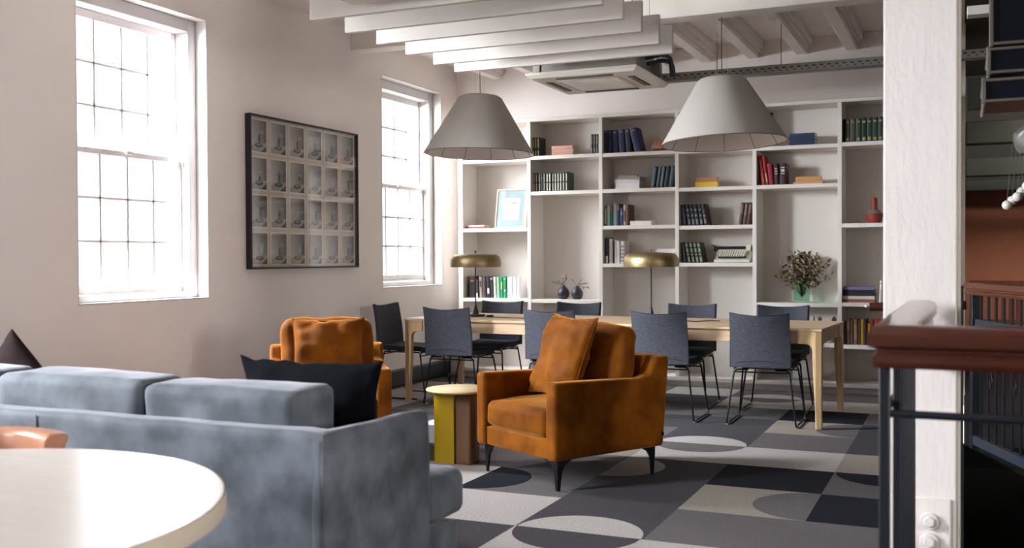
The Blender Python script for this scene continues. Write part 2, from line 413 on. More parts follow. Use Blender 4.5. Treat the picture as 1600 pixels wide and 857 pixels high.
mk('handrail', bm, [mahog, mahog_y], rail, ang=50)
bm = B(); box(bm, -.034, -.006, -.014, .014, 0, .99); mk('post', bm, iron, rail, bevel=.003)
bm = B(); tube(bm, [(-.02, 0, .868), (1.2, 0, .868)], .0105, 8); mk('lower_rail', bm, iron, rail)
bm = B(); tube(bm, [(-.02, 0, .868), (.0, 1.45, .868)], .0105, 8); mk('lower_rail', bm, iron, rail)
for k in range(8):
    bm = B(); y = .21+k*.13
    box(bm, -.012, .010, y-.012, y+.012, .0, .99); 
    if k % 2 == 0: tube(bm, [(0, y+.065+.035*math.cos(t*PI/6), .70+.05*math.sin(t*PI/6)) for t in range(12)], .006, 6, closed=True)
    mk('baluster', bm, iron, rail, bevel=.002)
# middle handrail behind the column
hr = thing('wall_handrail', 'dark red wooden handrail with pale end knob behind white column', 'handrail', (-.23, 5.93, 0))
bm = B(); tube(bm, [(-.245, 0, 1.0), (.24, 0.02, 1.015)], .024, 12); mk('rail', bm, mahog, hr)
bm = B(); lathe(bm, [(0, -.01), (.008, -.007), (.011, 0), (.008, .007), (0, .01)], 12, (-.262, 0, 1.005)); mk('end_knob', bm, globe_m, hr)
for x in (-.0, .215):
    bm = B(); box(bm, x-.012, x+.012, -.012, .012, 0, 1.12 if x > .1 else .99); mk('post', bm, iron, hr)

# ------------------------------------------------------------------ far railing and hall
fr = thing('landing_railing', 'dark iron landing railing with brown handrail in front of terracotta wall', 'railing', (.055, 7.45, 0), math.radians(-70))
Lr = 2.2
bm = B(); swp(bm, [(-.05, 0, 1.02), (Lr, 0, 1.02)], [(u*.8, w*.75) for u, w in rail_profile()]); mk('handrail', bm, mahog_y, fr)
bm = B(); box(bm, 0, .05, -.025, .025, 0, 1.02); mk('post', bm, iron, fr, bevel=.003)
bm = B(); box(bm, 0, Lr, -.008, .008, .80, .86); mk('mid_rail', bm, mat('slate_rail', '#2b313b', .5), fr)
bm = B(); box(bm, 0, Lr, -.02, .02, .03, .09); mk('bottom_rail', bm, mat('slate_rail', '#2b313b', .5), fr)
for k in range(17):
    x = .14+k*.12; bm = B(); box(bm, x-.007, x+.007, -.007, .007, .09, 1.02)
    if k % 3 == 1: tube(bm, [(x+.03+.028*math.cos(t*.5)*(1-t/22), 0, .48+.05*math.sin(t*.5)) for t in range(14)], .005, 6)
    if k % 2 == 0: box(bm, x-.06, x+.06, -.005, .005, .62, .632)
    mk('baluster', bm, iron, fr)
bn = thing('slatted_bench', 'terracotta slatted bench backrest by the far orange wall', 'bench', (1.0, 12.5, 0))
bm = B(); box(bm, -.95, 1.2, -.03, .03, .93, 1.0); box(bm, -.95, 1.2, -.03, .03, .52, .57); mk('top_rail', bm, mat('terracotta_wood', '#6b3a26', .5), bn, bevel=.005)
for k in range(2): bm = B(); x = (-.9, 1.15)[k]; box(bm, x-.04, x+.04, -.04, .04, 0, .93); mk('post', bm, MATS['terracotta_wood'], bn)
bm = B()
for k in range(27): box(bm, -.84+k*.072, -.81+k*.072, -.012, .012, .57, .93)
mk('slats', bm, MATS['terracotta_wood'], bn)
bm = B(); box(bm, -.9, 1.15, -.45, -.03, .44, .48); mk('seat', bm, MATS['terracotta_wood'], bn)
for x in (-.85, 1.1):
    bm = B(); box(bm, x-.03, x+.03, -.44, -.38, 0, .44); mk('leg', bm, MATS['terracotta_wood'], bn)
for k, (y, z0, z1) in enumerate(((13.1, 2.03, 2.16), (12.2, 2.14, 2.34), (10.9, 2.36, 2.58), (9.3, 2.50, 2.75))):
    bm = B(); box(bm, .01, 5.2, y, y+.18, z0, z1); struct('trim_%d' % (21+k), bm, far_beam, bevel=.01)
bm = B(); box(bm, .0105, .35, 5.7, 5.8, 2.50, 2.545); o = tag(mk('bracket_arm', bm, ac_m, bevel=.004), 'short white horizontal bracket arm right of the column top', 'bracket')
# tiered dark glass lamp
gl = thing('glass_lantern', 'tiered dark glass lantern with bright rims hanging beyond the white column', 'lamp', (.37, 5.15, 0))
for k, (z0, z1, xo) in enumerate(((2.20, 2.56, -.255), (2.075, 2.20, -.265), (1.95, 2.065, -.285))):
    bm = B(); box(bm, xo, .3, -.15, .35, z0+.02, z1-.005); t = mk('glass_tier', bm, dark_glass, gl, smooth=False)
    bm = B()
    for z in (z0+.012, z1-.012):
        tube(bm, [(xo-.008, -.16, z), (.31, -.16, z)], .008, 6); tube(bm, [(xo-.008, -.16, z), (xo-.008, .36, z)], .008, 6)
    tube(bm, [(xo-.008, -.16, z0), (xo-.008, -.16, z1)], .009, 6)
    mk('rim', bm, clear_rim, t)
bm = B()
for x in (-.2, .25): tube(bm, [(x, .1, 2.55), (x, .1, CZ)], .004, 6)
mk('hanging_rod', bm, blk, gl)
# globe chandelier
ch = thing('globe_chandelier', 'cluster of small white glass globes hanging in the far hall', 'chandelier', (.53, 8.6, -.04))
pos = [(-.235, 0, 1.70), (-.20, .02, 1.735), (-.165, -.02, 1.76), (-.135, .03, 1.80), (-.10, 0, 1.84), (-.06, .03, 1.88), (-.05, -.04, 1.95), (-.01, 0, 2.0), (.02, .04, 1.93), (.06, 0, 1.99), (.1, .03, 2.03), (.14, -.03, 1.97), (.0, .05, 2.06)]
for p in pos:
    bm = B(); bmesh.ops.create_uvsphere(bm, u_segments=16, v_segments=10, radius=.036, matrix=Matrix.Translation(p)); g = mk('globe', bm, globe_m, ch)
    bm = B(); tube(bm, [(p[0], p[1], p[2]+.03), (p[0]*.8, p[1], 2.30)], .0018, 5); mk('wire', bm, wire_m, g)
bm = B(); softbox(bm, -.17, .25, -.15, .15, 2.10, 2.30, .06, n=8, wr=.05); mk('canopy', bm, steel_g, ch)
bm = B(); tube(bm, [(.05, 0, 2.28), (.05, 0, CZ)], .008, 8); mk('stem', bm, steel_g, ch)

# ------------------------------------------------------------------ bookcase
YB, YK = 9.88, 10.235
vx = [-4.968, -4.167, -3.377, -2.587, -1.832, -1.053, -.27]
levels = [[.85, 1.595, 2.33], [.845, 1.97, 2.34], [1.217, 1.60, 1.97, 2.335], [1.222, 1.587, 1.96, 2.33], [.468, .842, 1.96, 2.325], [.46, .852, 1.582, 2.33]]
bc = thing('bookcase', 'tall white built-in bookcase of open bays covering the back wall', 'bookcase', (0, 0, 0))
TH = .038
bm = B(); box(bm, vx[0]-TH/2, vx[-1]+TH/2, YK, YK+.009, .10, 2.70); mk('back_panel', bm, shelf_m, bc, smooth=False)
for i, x in enumerate(vx):
    bm = B(); h = TH/2 if i else .026; box(bm, x-h, x+h, YB, YK, .062, 2.70); mk('upright', bm, shelf_m, bc, bevel=.0015, seg=1)
bm = B(); box(bm, vx[0]-.026, vx[-1]+TH/2, YB-.002, YK, 2.70, 2.735); mk('top_board', bm, shelf_m, bc, bevel=.002, seg=1)
bm = B(); box(bm, vx[0]-.026, vx[-1]+TH/2, YB-.001, YK, .062, .10); mk('bottom_board', bm, shelf_m, bc, bevel=.002, seg=1)
bm = B(); box(bm, vx[0], vx[-1]+TH/2, YB+.04, YB+.06, 0, .064); mk('plinth', bm, shelf_m, bc, smooth=False)
for i, l in enumerate(levels):
    for z in l:
        bm = B(); box(bm, vx[i]+TH/2-.001, vx[i+1]-TH/2+.001, YB+.003, YK, z-.037, z); mk('shelf', bm, shelf_m, bc, bevel=.0015, seg=1)
bayname = ['first', 'second', 'third', 'fourth', 'fifth', 'sixth']
# books
def bmat(h):
    return mat('cover_'+h.strip('#'), h, .55, bump=.15, bscale=120, bdist=.002)
def book_bm(w, h, d, band=None, bw=.8):
    # upright book: x 0..w, y 0..d (spine at y=0), z 0..h ; slots 0 cover 1 pages 2 band
    bm = B(); c = .003
    n = 6; prof = [(w*(.5-.5*math.cos(PI*k/n)), -.006*math.sin(PI*k/n)) for k in range(n+1)]
    prism(bm, prof+[(w, .012), (0, .012)], 0, h, 'z', 0)
    box(bm, 0, c, .01, d, 0, h); box(bm, w-c, w, .01, d, 0, h)
    box(bm, c, w-c, .01, d-.005, .004, h-.004, 1)
    if band:
        for (a, b) in band:
            pr = [(p[0], p[1]-.0008) for p in prof]
            prism(bm, [(x*bw+w*(1-bw)/2, y) for x, y in pr]+[(w*(1+bw)/2, .004), (w*(1-bw)/2, .004)], h*a, h*b, 'z', 2)
    return bm
ORD = ['leftmost', 'second', 'third', 'fourth', 'fifth', 'sixth', 'seventh', 'eighth', 'ninth', 'tenth', 'eleventh', 'twelfth', 'thirteenth', 'fourteenth', 'fifteenth']
def ordinal(k, n):
    if n == 1: return 'the only'
    if k == 0: return 'leftmost'
    if k == n-1: return 'rightmost'
    return ORD[k]+' from left'
def row(bay, z, x0, items, desc, grp, y=9.935, d=.17):
    """items: (w, h, colour, bandcolour, bands, lean_degrees, words)"""
    x = x0; n = len(items)
    pa = 0
    for k, (w, h, c, bcol, bands, lean, words) in enumerate(items):
        a = math.radians(lean)
        if a > 0: x += max(0, h*(math.sin(a)-math.sin(pa))*(.95 if k else .9))
        pa = max(a, 0)
        bm = book_bm(w*.96, h, d+rnd.uniform(-.01, .01), bands, .5 if 'spined' in words and w < .032 else .8)
        o = mk('book', bm, [bmat(c), pages, bmat(bcol or c)], None, smooth=False)
        # lean about bottom edge: positive lean tips the top to the left
        off = w*.96*math.sin(a) if a < 0 else 0
        o.location = (x + (0 if a >= 0 else 0), y+rnd.uniform(-.006, .006), z + (w*.96*abs(math.sin(a)) if a < 0 else 0) + .0005)
        o.rotation_euler = (0, -a, 0)
        if a > 0: pass
        tag(o, ('%s book, %s of %d %s' % (words, ordinal(k, n), n, desc)) if n > 1 else words, 'book', grp)
        x += w/math.cos(a)+(.004 if a else 0)
    return x
def flat(bay, z, x0, items, desc, grp, y=9.93):
    """flat stack from bottom: (length_x, thickness, depth, colour, dx, rot, words)"""
    n = len(items)
    for k, (l, t, d, c, dx, rz, words) in enumerate(items):
        bm = B(); e = .0025
        box(bm, 0, l, 0, d, 0, e*1.1); box(bm, 0, l, 0, d, t-e, t-.0003); box(bm, .001, l-.001, .0025, .009, e, t-e); box(bm, .004, l-.004, .009, d-.004, e, t-e, 1)
        o = mk('book', bm, [bmat(c), pages], None, smooth=False); o.location = (x0+dx, y, z+.0008); o.rotation_euler = (0, 0, math.radians(rz))
        pos = 'bottom' if k == 0 else ('top' if k == n-1 else '%s up' % ORD[k])
        tag(o, ('%s, %s of %d %s' % (words, pos, n, desc)) if n > 1 else words, 'book', grp)
        z += t+.0004
G1 = '#1e2620'; CR = '#c9bd8e'
bd = [(.05, .12), (.2, .55), (.62, .68), (.72, .97)]
stripe = [(.04, .96)]
row(1, 2.34, -4.146, [(.027, .2, G1, CR, [(.04, .3), (.45, .93)], 0, 'black cream spined')]*3, 'at left of second bay top shelf', 'black books on the second bay top shelf')
flat(1, 2.34, -3.93, [(.235, .033, .17, '#c08f7c', 0, 0, 'dusty pink book'), (.235, .033, .17, '#c89a88', .002, 1, 'dusty pink book'), (.235, .033, .17, '#c99882', -.002, -1, 'dusty pink book')], 'flat on second bay top shelf', 'pink books lying on the second bay top shelf')
row(1, 2.34, -3.50, [(.029, .2, G1, '#6d7352', [(.1, .3), (.5, .9)], 0, 'dark green spined')]*3, 'at right of second bay top shelf', 'dark green books at the right of the second bay top shelf')
row(1, 1.97, -4.146, [(.0305, .195, G1, ('#dcd6bd' if k not in (3, 4) else '#8d7a3c'), [(.05, .45), (.52, .93)] if k != 3 else [(.7, .74)], 0, 'black and cream spined' if k != 3 else 'all black spined') for k in range(13)], 'on second bay lower book shelf', 'black and cream books in the second bay')
row(2, 2.335, -3.354, [(.042, .235, '#1b2242', '#8a8a86', [(.9, .94)], 0, 'navy'), (.04, .235, '#23294a', '#9a9a96', [(.88, .93)], 0, 'navy'), (.062, .235, '#1a2145', '#7a7a80', [(.86, .93)], 2, 'navy'), (.062, .238, '#1b2248', '#77777d', [(.86, .93)], 4, 'slightly leaning navy'), (.055, .238, '#141b30', '#8b8a6a', [(.88, .93)], 5, 'dark navy'), (.07, .243, '#1b2248', '#8b8c92', [(.88, .92)], 13, 'tilted navy')], 'on third bay top shelf', 'navy books on the third bay top shelf')
flat(2, 2.335, -2.85, [(.2, .025, .17, '#2f3631', 0, 0, 'dark grey book'), (.21, .04, .17, '#b06f56', -.01, 0, 'terracotta book'), (.19, .04, .17, '#9a6145', .01, 2, 'brown book')], 'flat on third bay top shelf', 'flat books on the third bay top shelf')
flat(2, 1.97, -3.235, [(.25, .065, .19, '#dcd7d8', 0, 0, 'thick white book'), (.255, .032, .19, '#d5cfd2', -.005, 1, 'white book'), (.25, .022, .18, '#8d8680', .01, -2, 'grey book'), (.19, .02, .15, '#a39584', .03, 8, 'thin taupe book')], 'flat on third bay second shelf', 'white books lying in the third bay')
row(2, 1.97, -2.865, [(.042, .215, '#1b2736', '#43576c', [(.1, .9)], -8, 'dark blue'), (.036, .215, '#1d2c3c', '#5f7182', stripe, -8, 'blue grey'), (.036, .215, '#1a2735', '#596b7c', stripe, -8, 'blue grey'), (.045, .215, '#10161f', '#222b38', [(.1, .9)], -9, 'near black'), (.045, .215, '#1f3038', '#38505a', [(.1, .9)], -9, 'teal black')], 'leaning at right in third bay', 'dark blue leaning books in the third bay')
row(2, 1.60, -3.355, [(.03, .205, '#3f5a4a', '#b9c3ae', [(.1, .85)], 0, 'green and white'), (.03, .21, '#a9c3a8', None, None, 0, 'pale mint'), (.032, .205, '#2c6e58', '#b5695a', [(.7, .95)], 0, 'green'), (.04, .225, '#9db6bd', None, None, 0, 'pale blue'), (.034, .222, '#2b2630', '#a8342c', [(.7, .93)], 0, 'red topped black'), (.034, .18, '#27436c', '#6d8cb4', [(.6, .8)], 0, 'blue'), (.03, .212, '#b49a86', '#4b3329', [(.2, .7)], 0, 'tan'), (.035, .212, '#4b3027', None, None, 0, 'dark brown')], 'on third bay middle shelf', 'mixed books on the third bay middle shelf')
flat(2, 1.60, -3.085, [(.22, .045, .16, '#e0d8d0', 0, 0, 'thick white book lying flat on the third bay middle shelf')], '', 'mixed books on the third bay middle shelf')
row(2, 1.217, -3.355, [(.05, .26, '#1c1b1d', '#d8d2cc', [(.02, .3)], 0, 'black and white'), (.038, .25, '#dcd8d6', None, None, 0, 'tall white'), (.014, .235, '#2a2827', None, None, 0, 'thin black'), (.034, .235, '#d8d4d2', None, None, 0, 'white'), (.032, .23, '#c9c5c2', None, None, 0, 'grey white'), (.045, .228, '#d3cfcb', '#5b5955', [(.08, .14), (.24, .3), (.4, .46), (.56, .62), (.72, .78)], 0, 'white striped')], 'on third bay lowest shelf', 'white books on the third bay lowest shelf')
flat(2, 1.217, -2.81, [(.18, .03, .17, '#c4606c', .02, 0, 'rose red book'), (.18, .035, .17, '#2a2122', .0, 0, 'black and red book'), (.19, .02, .17, '#c8443e', -.01, 0, 'red book'), (.2, .03, .17, '#e2dcd8', -.015, 0, 'white book'), (.19, .03, .17, '#e0dad6', .0, 3, 'white book')], 'stacked flat behind brass lamp', 'flat books behind the right brass lamp')
flat(3, 1.96, -2.42, [(.225, .052, .15, '#e0b81c', 0, 0, 'bright yellow book'), (.2, .045, .14, '#b7794f', .015, 2, 'orange tan book')], 'flat in fourth bay', 'flat books on the fourth bay top visible shelf')
row(3, 1.587, -2.562, [(.04, .21, '#1b222b', '#2b333d', [(.1, .9)], 7, 'charcoal')]+[(.036, .21, '#1a2129', '#7e8790', [(.05, .3), (.42, .52), (.7, .78)], 8, 'charcoal silver-spined')]*4+[(.036, .21, '#241a1d', '#85706a', [(.1, .3), (.4, .5)], 9, 'dark plum')], 'leaning above the green books', 'leaning charcoal books in the fourth bay')
row(3, 1.587, -1.994, [(.034, .215, '#4a322c', '#7f6558', [(.5, .9)], -7, 'brown'), (.034, .215, '#553a34', '#80675c', [(.4, .9)], -7, 'brown'), (.034, .215, '#3f2823', '#6c5046', [(.5, .9)], -7, 'dark brown')], 'leaning above the typewriter', 'brown books in the fourth bay')
row(3, 1.222, -2.562, [(.034, .20, '#23291f', '#3a4334', [(.1, .9)], 9, 'dark green')]+[(.036, .20, '#2a3327', '#8e9a7d', [(.04, .28), (.36, .44), (.52, .7), (.78, .95)], 10, 'mottled green')]*4, 'leaning left of the typewriter', 'mottled green books beside the typewriter')
flat(4, 2.325, -1.52, [(.24, .029, .17, '#1d2c4c', 0, 0, 'blue book'), (.235, .028, .17, '#1e3052', .004, 1, 'blue book'), (.24, .028, .17, '#1c2b4c', -.002, 0, 'blue book'), (.235, .028, .17, '#1d2e50', .003, -1, 'blue book')], 'flat on fifth bay top shelf', 'blue books lying on the fifth bay top shelf')
row(4, 1.96, -1.806, [(.034, .285, '#a81c22', '#d0684c', [(.1, .85)], 8, 'tall red'), (.026, .285, '#a01a24', '#c8b0a8', [(.1, .4)], 8, 'tall crimson'), (.045, .205, '#9c1626', None, None, 6, 'shorter red'), (.045, .2, '#2b0f1c', '#c9b9b4', [(.5, .56), (.62, .68), (.75, .8)], 3, 'black red'), (.062, .205, '#35101f', '#d8cac4', [(.5, .54), (.6, .72), (.78, .82)], 0, 'thick maroon')], 'in fifth bay', 'red books on the fifth bay upper shelf')
flat(4, 1.96, -1.46, [(.27, .022, .16, '#c9987c', -.02, 0, 'peach book'), (.235, .048, .16, '#c79452', .0, 2, 'golden tan book')], 'flat in fifth bay', 'tan books lying on the fifth bay upper shelf')
row(5, 2.33, -1.030, [(.018, .215, '#141515', None, None, 0, 'thin black'), (.046, .222, '#2f3c2c', '#9a9a3c', [(.06, .2), (.8, .86)], 0, 'dark green'), (.05, .222, '#4b4336', '#7a7448', [(.8, .9)], 0, 'olive brown'), (.048, .222, '#34412f', '#8d8a7c', [(.06, .18), (.82, .88)], 0, 'green'), (.05, .222, '#1b241f', '#a89a44', [(.06, .2), (.78, .88)], 0, 'blackish green'), (.046, .222, '#27362c', '#96955a', [(.06, .2), (.8, .86)], 0, 'dark green'), (.05, .222, '#243729', '#8d9250', [(.06, .18), (.8, .88)], 0, 'bottle green'), (.046, .222, '#2a3a2d', '#8d9250', [(.06, .18), (.8, .88)], 0, 'moss green')], 'on sixth bay top shelf', 'green books on the sixth bay top shelf')
flat(5, .852, -1.03, [(.28, .028, .2, '#a3544c', 0, 0, 'red and white book'), (.28, .03, .2, '#d9d3c8', 0, 0, 'cream book'), (.285, .022, .2, '#20242b', .0, 0, 'black book'), (.28, .034, .2, '#181a24', 0, 0, 'black book'), (.26, .03, .2, '#7f73a0', .015, 2, 'lavender book')], 'piled flat in sixth bay', 'piled books in the sixth bay')
row(5, .852, -.715, [(.02, .2, '#e2dcd6', '#2a2a2a', [(.85, .9)], -3, 'thin white book standing right of the lavender topped pile')], '', 'piled books in the sixth bay')
row(5, .46, -1.030, [(.03, .215, '#4a3326', None, None, 0, 'dark brown'), (.036, .235, '#6a4a32', '#98785a', [(.6, .9)], 0, 'brown'), (.03, .23, '#59402c', None, None, 0, 'brown'), (.036, .235, '#7c5a38', '#a5895f', [(.2, .8)], 0, 'tan'), (.03, .225, '#5f4229', None, None, 0, 'brown'), (.022, .23, '#c99a1c', None, None, 0, 'yellow'), (.03, .24, '#2a1a26', None, None, 0, 'plum'), (.032, .2, '#d0781c', '#d8b03c', [(.4, .8)], 0, 'orange'), (.034, .235, '#5b1a20', None, None, 0, 'wine'), (.034, .24, '#a31f2c', None, None, 0, 'red'), (.036, .238, '#8c1c28', None, None, 0, 'crimson')], 'on sixth bay low shelf', 'mixed books on the sixth bay low shelf')
row(0, .85, -4.90, [(.085, .235, '#191a1e', '#a8342c', [(.74, .82)], 0, 'wide black'), (.03, .2, '#3b3433', '#d5cdc5', [(.0, .25)], 1, 'dark grey'), (.038, .23, '#8d7f72', '#3a302c', [(.5, .8)], 2, 'taupe'), (.04, .23, '#4a3b38', None, None, 2, 'brown'), (.045, .232, '#1e1c1e', '#d9d4d0', [(.2, .45)], 3, 'black with white label'), (.034, .23, '#2c2a2c', '#c8c2bc', [(.86, .92)], 3, 'black'), (.03, .228, '#d2cbc0', None, None, 2, 'cream'), (.034, .225, '#8cc0a0', None, None, 1, 'mint'), (.034, .23, '#2f8f62', '#c8b469', [(.4, .75)], 1, 'green'), (.036, .23, '#1e9c6a', '#b8d6c4', [(.3, .4), (.86, .92)], 1, 'emerald'), (.034, .23, '#d8d4d4', '#9a9694', [(.05, .2)], 0, 'white'), (.036, .232, '#dcd8d8', None, None, 0, 'white'), (.05, .23, '#dedad9', '#8a8a8a', [(.92, .94)], 0, 'wide white'), (.036, .228, '#d9d5d5', None, None, 0, 'white')], 'behind left brass lamp', 'mixed books in the first bay')
flat(0, 1.595, -4.935, [(.24, .022, .15, '#b35a4c', 0, 0, 'red book'), (.2, .016, .14, '#d8c4b0', .03, -4, 'thin cream book')], 'flat beside small framed print', 'flat books in the first bay')
row(0, 2.33, -4.225, [(.03, .17, '#c9bfa9', None, None, 0, 'beige book alone at the right of the first bay top shelf')], '', None)

# small framed print leaning on shelf
fp = thing('framed_print', 'small pale blue framed print leaning in the first bookcase bay', 'picture', (-4.45, 10.02, 1.599), math.radians(-4))
fp.rotation_euler = (math.radians(-10), 0, math.radians(-4))
bm = B()
for (x0, x1, z0, z1) in ((-.19, -.175, 0, .43), (.155, .19, 0, .43), (-.175, .155, 0, .012), (-.175, .155, .415, .43)): box(bm, x0, x1, 0, .018, z0, z1)
mk('frame', bm, mat('pale_wood', '#b9a88e', .5), fp)
bm = B(); box(bm, -.175, .155, .008, .014, .012, .415); mk('print', bm, mat('pale_blue_print', '#7b9093', .5), fp)
bm = B(); box(bm, -.10, .095, .0055, .008, .09, .33); box(bm, -.02, .06, .0045, .0055, .27, .28, 1); box(bm, -.02, .05, .0045, .0055, .25, .256, 1); box(bm, -.02, .06, .0045, .0055, .15, .155, 1); mk('paper_sheet', bm, [paper, wire_m], fp)
bm = B(); box(bm, -.174, .154, .002, .0035, .013, .414); mk('glass', bm, pic_glass, fp)
# black bud vases
def sprig(root, base, tips, leafm, stemm, leaf=.028, n=7, seed=0):
    r = random.Random(seed)
    st = B(); lf = B()
    for t in tips:
        b = Vector(base); t = Vector(t); mid = (b+t)/2+Vector((0, 0, (t-b).length*.18))
        pts = [(1-s)**2*b+2*s*(1-s)*mid+s*s*t for s in [k/6 for k in range(7)]]
        tube(st, pts, .0016, 5)
        for k in range(n):
            s = .3+.7*k/(n-1); p = (1-s)**2*b+2*s*(1-s)*mid+s*s*t
            d = Vector((r.uniform(-1, 1), r.uniform(-1, 1), r.uniform(-.6, 1))).normalized(); sd = d.cross(Vector((r.random(), r.random(), r.random()))).normalized()
            l = leaf*r.uniform(.6, 1.2)
            v = [lf.verts.new(q) for q in (p, p+d*l*.5+sd*l*.28+Vector((0, 0, .003)), p+d*l, p+d*l*.5-sd*l*.28)]
            lf.faces.new(v)
    mk('stem', st, stemm, root); mk('leaves', lf, leafm, root)
stem_m = mat('dry_stem', '#5a4a38', .8); leafg = mat('sage_leaf', '#5f6350', .8); leafb = mat('brown_leaf', '#5c4c3c', .8, var=.3, vscale=30, col2='#92805f')
petal = mat('dried_petal', '#b08f78', .8, var=.3, vscale=30, col2='#c9b8a0')
vm = mat('matt_black_ceramic', '#1d1f25', .5)
def bud(x, lab, hgt, tips, flower=None):
    t = thing('bud_vase', lab, 'vase', (x, 10.0, .8455), 0, 'black bud vases in the second bay')
    bm = B(); R = .062
    lathe(bm, [(0, 0), (.03, 0), (.045, .008), (R, .05), (R*.93, .085), (R*.55, .12), (.014, .135), (.011, hgt), (.006, hgt), (.006, .12), (0, .12)], 32); mk('body', bm, vm, t)
    sprig(t, (0, 0, .125), tips, leafg, stem_m, .03, 6, int(x*100))
    if flower:
        bm = B()
        for k in range(14):
            a = k*2.4; bmesh.ops.create_icosphere(bm, subdivisions=1, radius=.008, matrix=Matrix.Translation(Vector(flower)+Vector((.014*math.cos(a), .012*math.sin(a), .01*math.sin(k)))))
        mk('flower', bm, mat('peach_flower', '#c58a5e', .8), t)
bud(-3.83, 'round black bud vase with a peach dried flower, left of the pair', .15, [(-.10, .0, .17), (-.07, .02, .19), (.0, 0, .24), (.03, 0, .22)], (.015, 0, .245))
bud(-3.68, 'round black bud vase holding only sage sprigs, right of the pair', .145, [(-.06, 0, .2), (.05, 0, .2), (.12, 0, .17), (.135, 0, .11)])
# big dried bouquet in green glass
bq = thing('flower_vase', 'green glass vase of dried brown flowers and leaves in fifth bay', 'vase', (-1.415, 10.04, .8425))
bm = B(); lathe(bm, [(0, 0), (.07, 0), (.076, .01), (.076, .23), (.07, .23), (.068, .015), (0, .015)], 32)
mk('glass_body', bm, glass_mat('green_glass', (.72, .88, .79), .05), bq)
r2 = random.Random(5)
tips = []
for k in range(58):
    a = r2.uniform(0, 2*PI); el = r2.uniform(.0, 1); rad = .37*math.cos(el*PI/2*.9)*r2.uniform(.5, 1); 
    tips.append((max(-.31, min(.33, rad*math.cos(a))), rad*math.sin(a)*.36, .27+.21*math.sin(el*PI/2)*r2.uniform(.7, 1)-(.09 if abs(rad*math.cos(a)) > .24 else 0)))
sprig(bq, (0, 0, .05), tips, leafb, stem_m, .055, 13, 9)
for nm, mm, nn, sd in (('seed_heads', petal, 46, 2), ('dark_heads', mat('dark_head', '#2c2224', .9), 16, 4)):
    bm = B(); r3 = random.Random(sd)
    for k in range(nn):
        a = r3.uniform(0, 2*PI); q = r3.uniform(0, 1); p = Vector((.2*q*math.cos(a) + .01, .09*q*math.sin(a)-.03, .31+r3.uniform(-.03, .15)*(1-q*.5)))
        bmesh.ops.create_icosphere(bm, subdivisions=1, radius=r3.uniform(.008, .017), matrix=Matrix.Translation(p) @ Matrix.Scale(.6, 4, (r3.random(), r3.random(), 1)))
    mk(nm, bm, mm, bq)['kind'] = 'stuff'
# terracotta bottle
bt = thing('clay_bottle', 'terracotta clay bottle with slanted grey shoulder and tall neck in sixth bay', 'vase', (-.76, 10.0, 1.5825))
bm = B(); lathe(bm, [(0, 0), (.055, 0), (.068, .03), (.078, .085), (.074, .09), (0, .09)], 28); mk('body', bm, mat('terracotta_glaze', '#8c3427', .6), bt)
bm = B(); lathe(bm, [(.074, .09), (.05, .115), (.028, .13), (0, .13)], 28); mk('shoulder', bm, mat('grey_glaze', '#7d7a70', .6), bt)
bm = B(); vs0 = len(bm.verts); lathe(bm, [(.027, .12), (.027, .24), (0, .24)], 20)
for v in bm.verts:
    if v.co.z > .2: v.co.z -= v.co.x*.35
mk('neck', bm, MATS['terracotta_glaze'], bt)
# typewriter
ty = thing('typewriter', 'cream portable typewriter on the fourth bay lower shelf', 'typewriter', (-2.06, 9.92, 1.2225), math.radians(3)); ty.scale = (1, 1, 1.3)
tw = mat('cream_enamel', '#d3ccbd', .4); keym = mat('key_cream', '#cfc8b8', .4)
bm = B(); prism(bm, [(0, 0), (.0, .022), (.04, .03), (.13, .06), (.15, .085), (.24, .085), (.24, 0)], -.17, .17, 'x'); mk('body', bm, tw, ty, bevel=.008, seg=3)
bm = B(); box(bm, -.13, .13, .03, .115, .034, .05); mk('key_bed', bm, slot_m, ty)
bm = B()
for r_ in range(4):
    for k in range(11): tube(bm, [(-.115+k*.0225+r_*.003, .035+r_*.023, .045+r_*.008), (-.115+k*.0225+r_*.003, .035+r_*.023, .062+r_*.010)], .0085, 8)
mk('keys', bm, keym, ty)['kind'] = 'stuff'
bm = B(); tube(bm, [(-.165, .19, .105), (.165, .19, .105)], .018, 14); mk('platen', bm, slot_m, ty)
for x in (-.185, .185): bm = B(); tube(bm, [(x-.014, .19, .105), (x+.014, .19, .105)], .02, 16); mk('knob', bm, vm, ty)
bm = B(); box(bm, -.155, .165, .15, .23, .085, .10); box(bm, .12, .165, .12, .24, .085, .135); mk('carriage', bm, tw, ty, bevel=.005)
bm = B(); tube(bm, fillet([(-.16, .17, .115), (-.18, .13, .125), (-.215, .12, .135)], .02), .004, 6); mk('return_lever', bm, vm, ty)
# jars on the low shelf behind table
for k, (x, rr_, hh, c, lab) in enumerate(((-1.375, .035, .265, '#ddd8d4', 'round white ceramic jar on the low shelf, nearest the chair back'), (-1.31, .028, .255, '#c4bdb5', 'small pale grey jar on the low shelf between white and brown jars'), (-1.245, .028, .25, '#6d5d50', 'small brown jar on the low shelf beside the pale grey jar'), (-1.115, .03, .25, '#4c4038', 'small dark jar alone at the right of the low shelf'))):
    j = thing('jar', lab, 'jar', (x, 9.99, .4685), 0, 'small jars on the low shelf')
    bm = B(); lathe(bm, [(0, 0), (rr_, 0), (rr_*1.08, hh*.5), (rr_*.8, hh*.82), (0, hh*.82)], 20); mk('body', bm, mat('jar_'+c.strip('#'), c, .4), j)
    bm = B(); lathe(bm, [(rr_*.7, hh*.82), (rr_*.75, hh*.9), (rr_*.3, hh*.96), (0, hh)], 20); mk('lid', bm, mat('jar_'+c.strip('#'), c, .4), j)

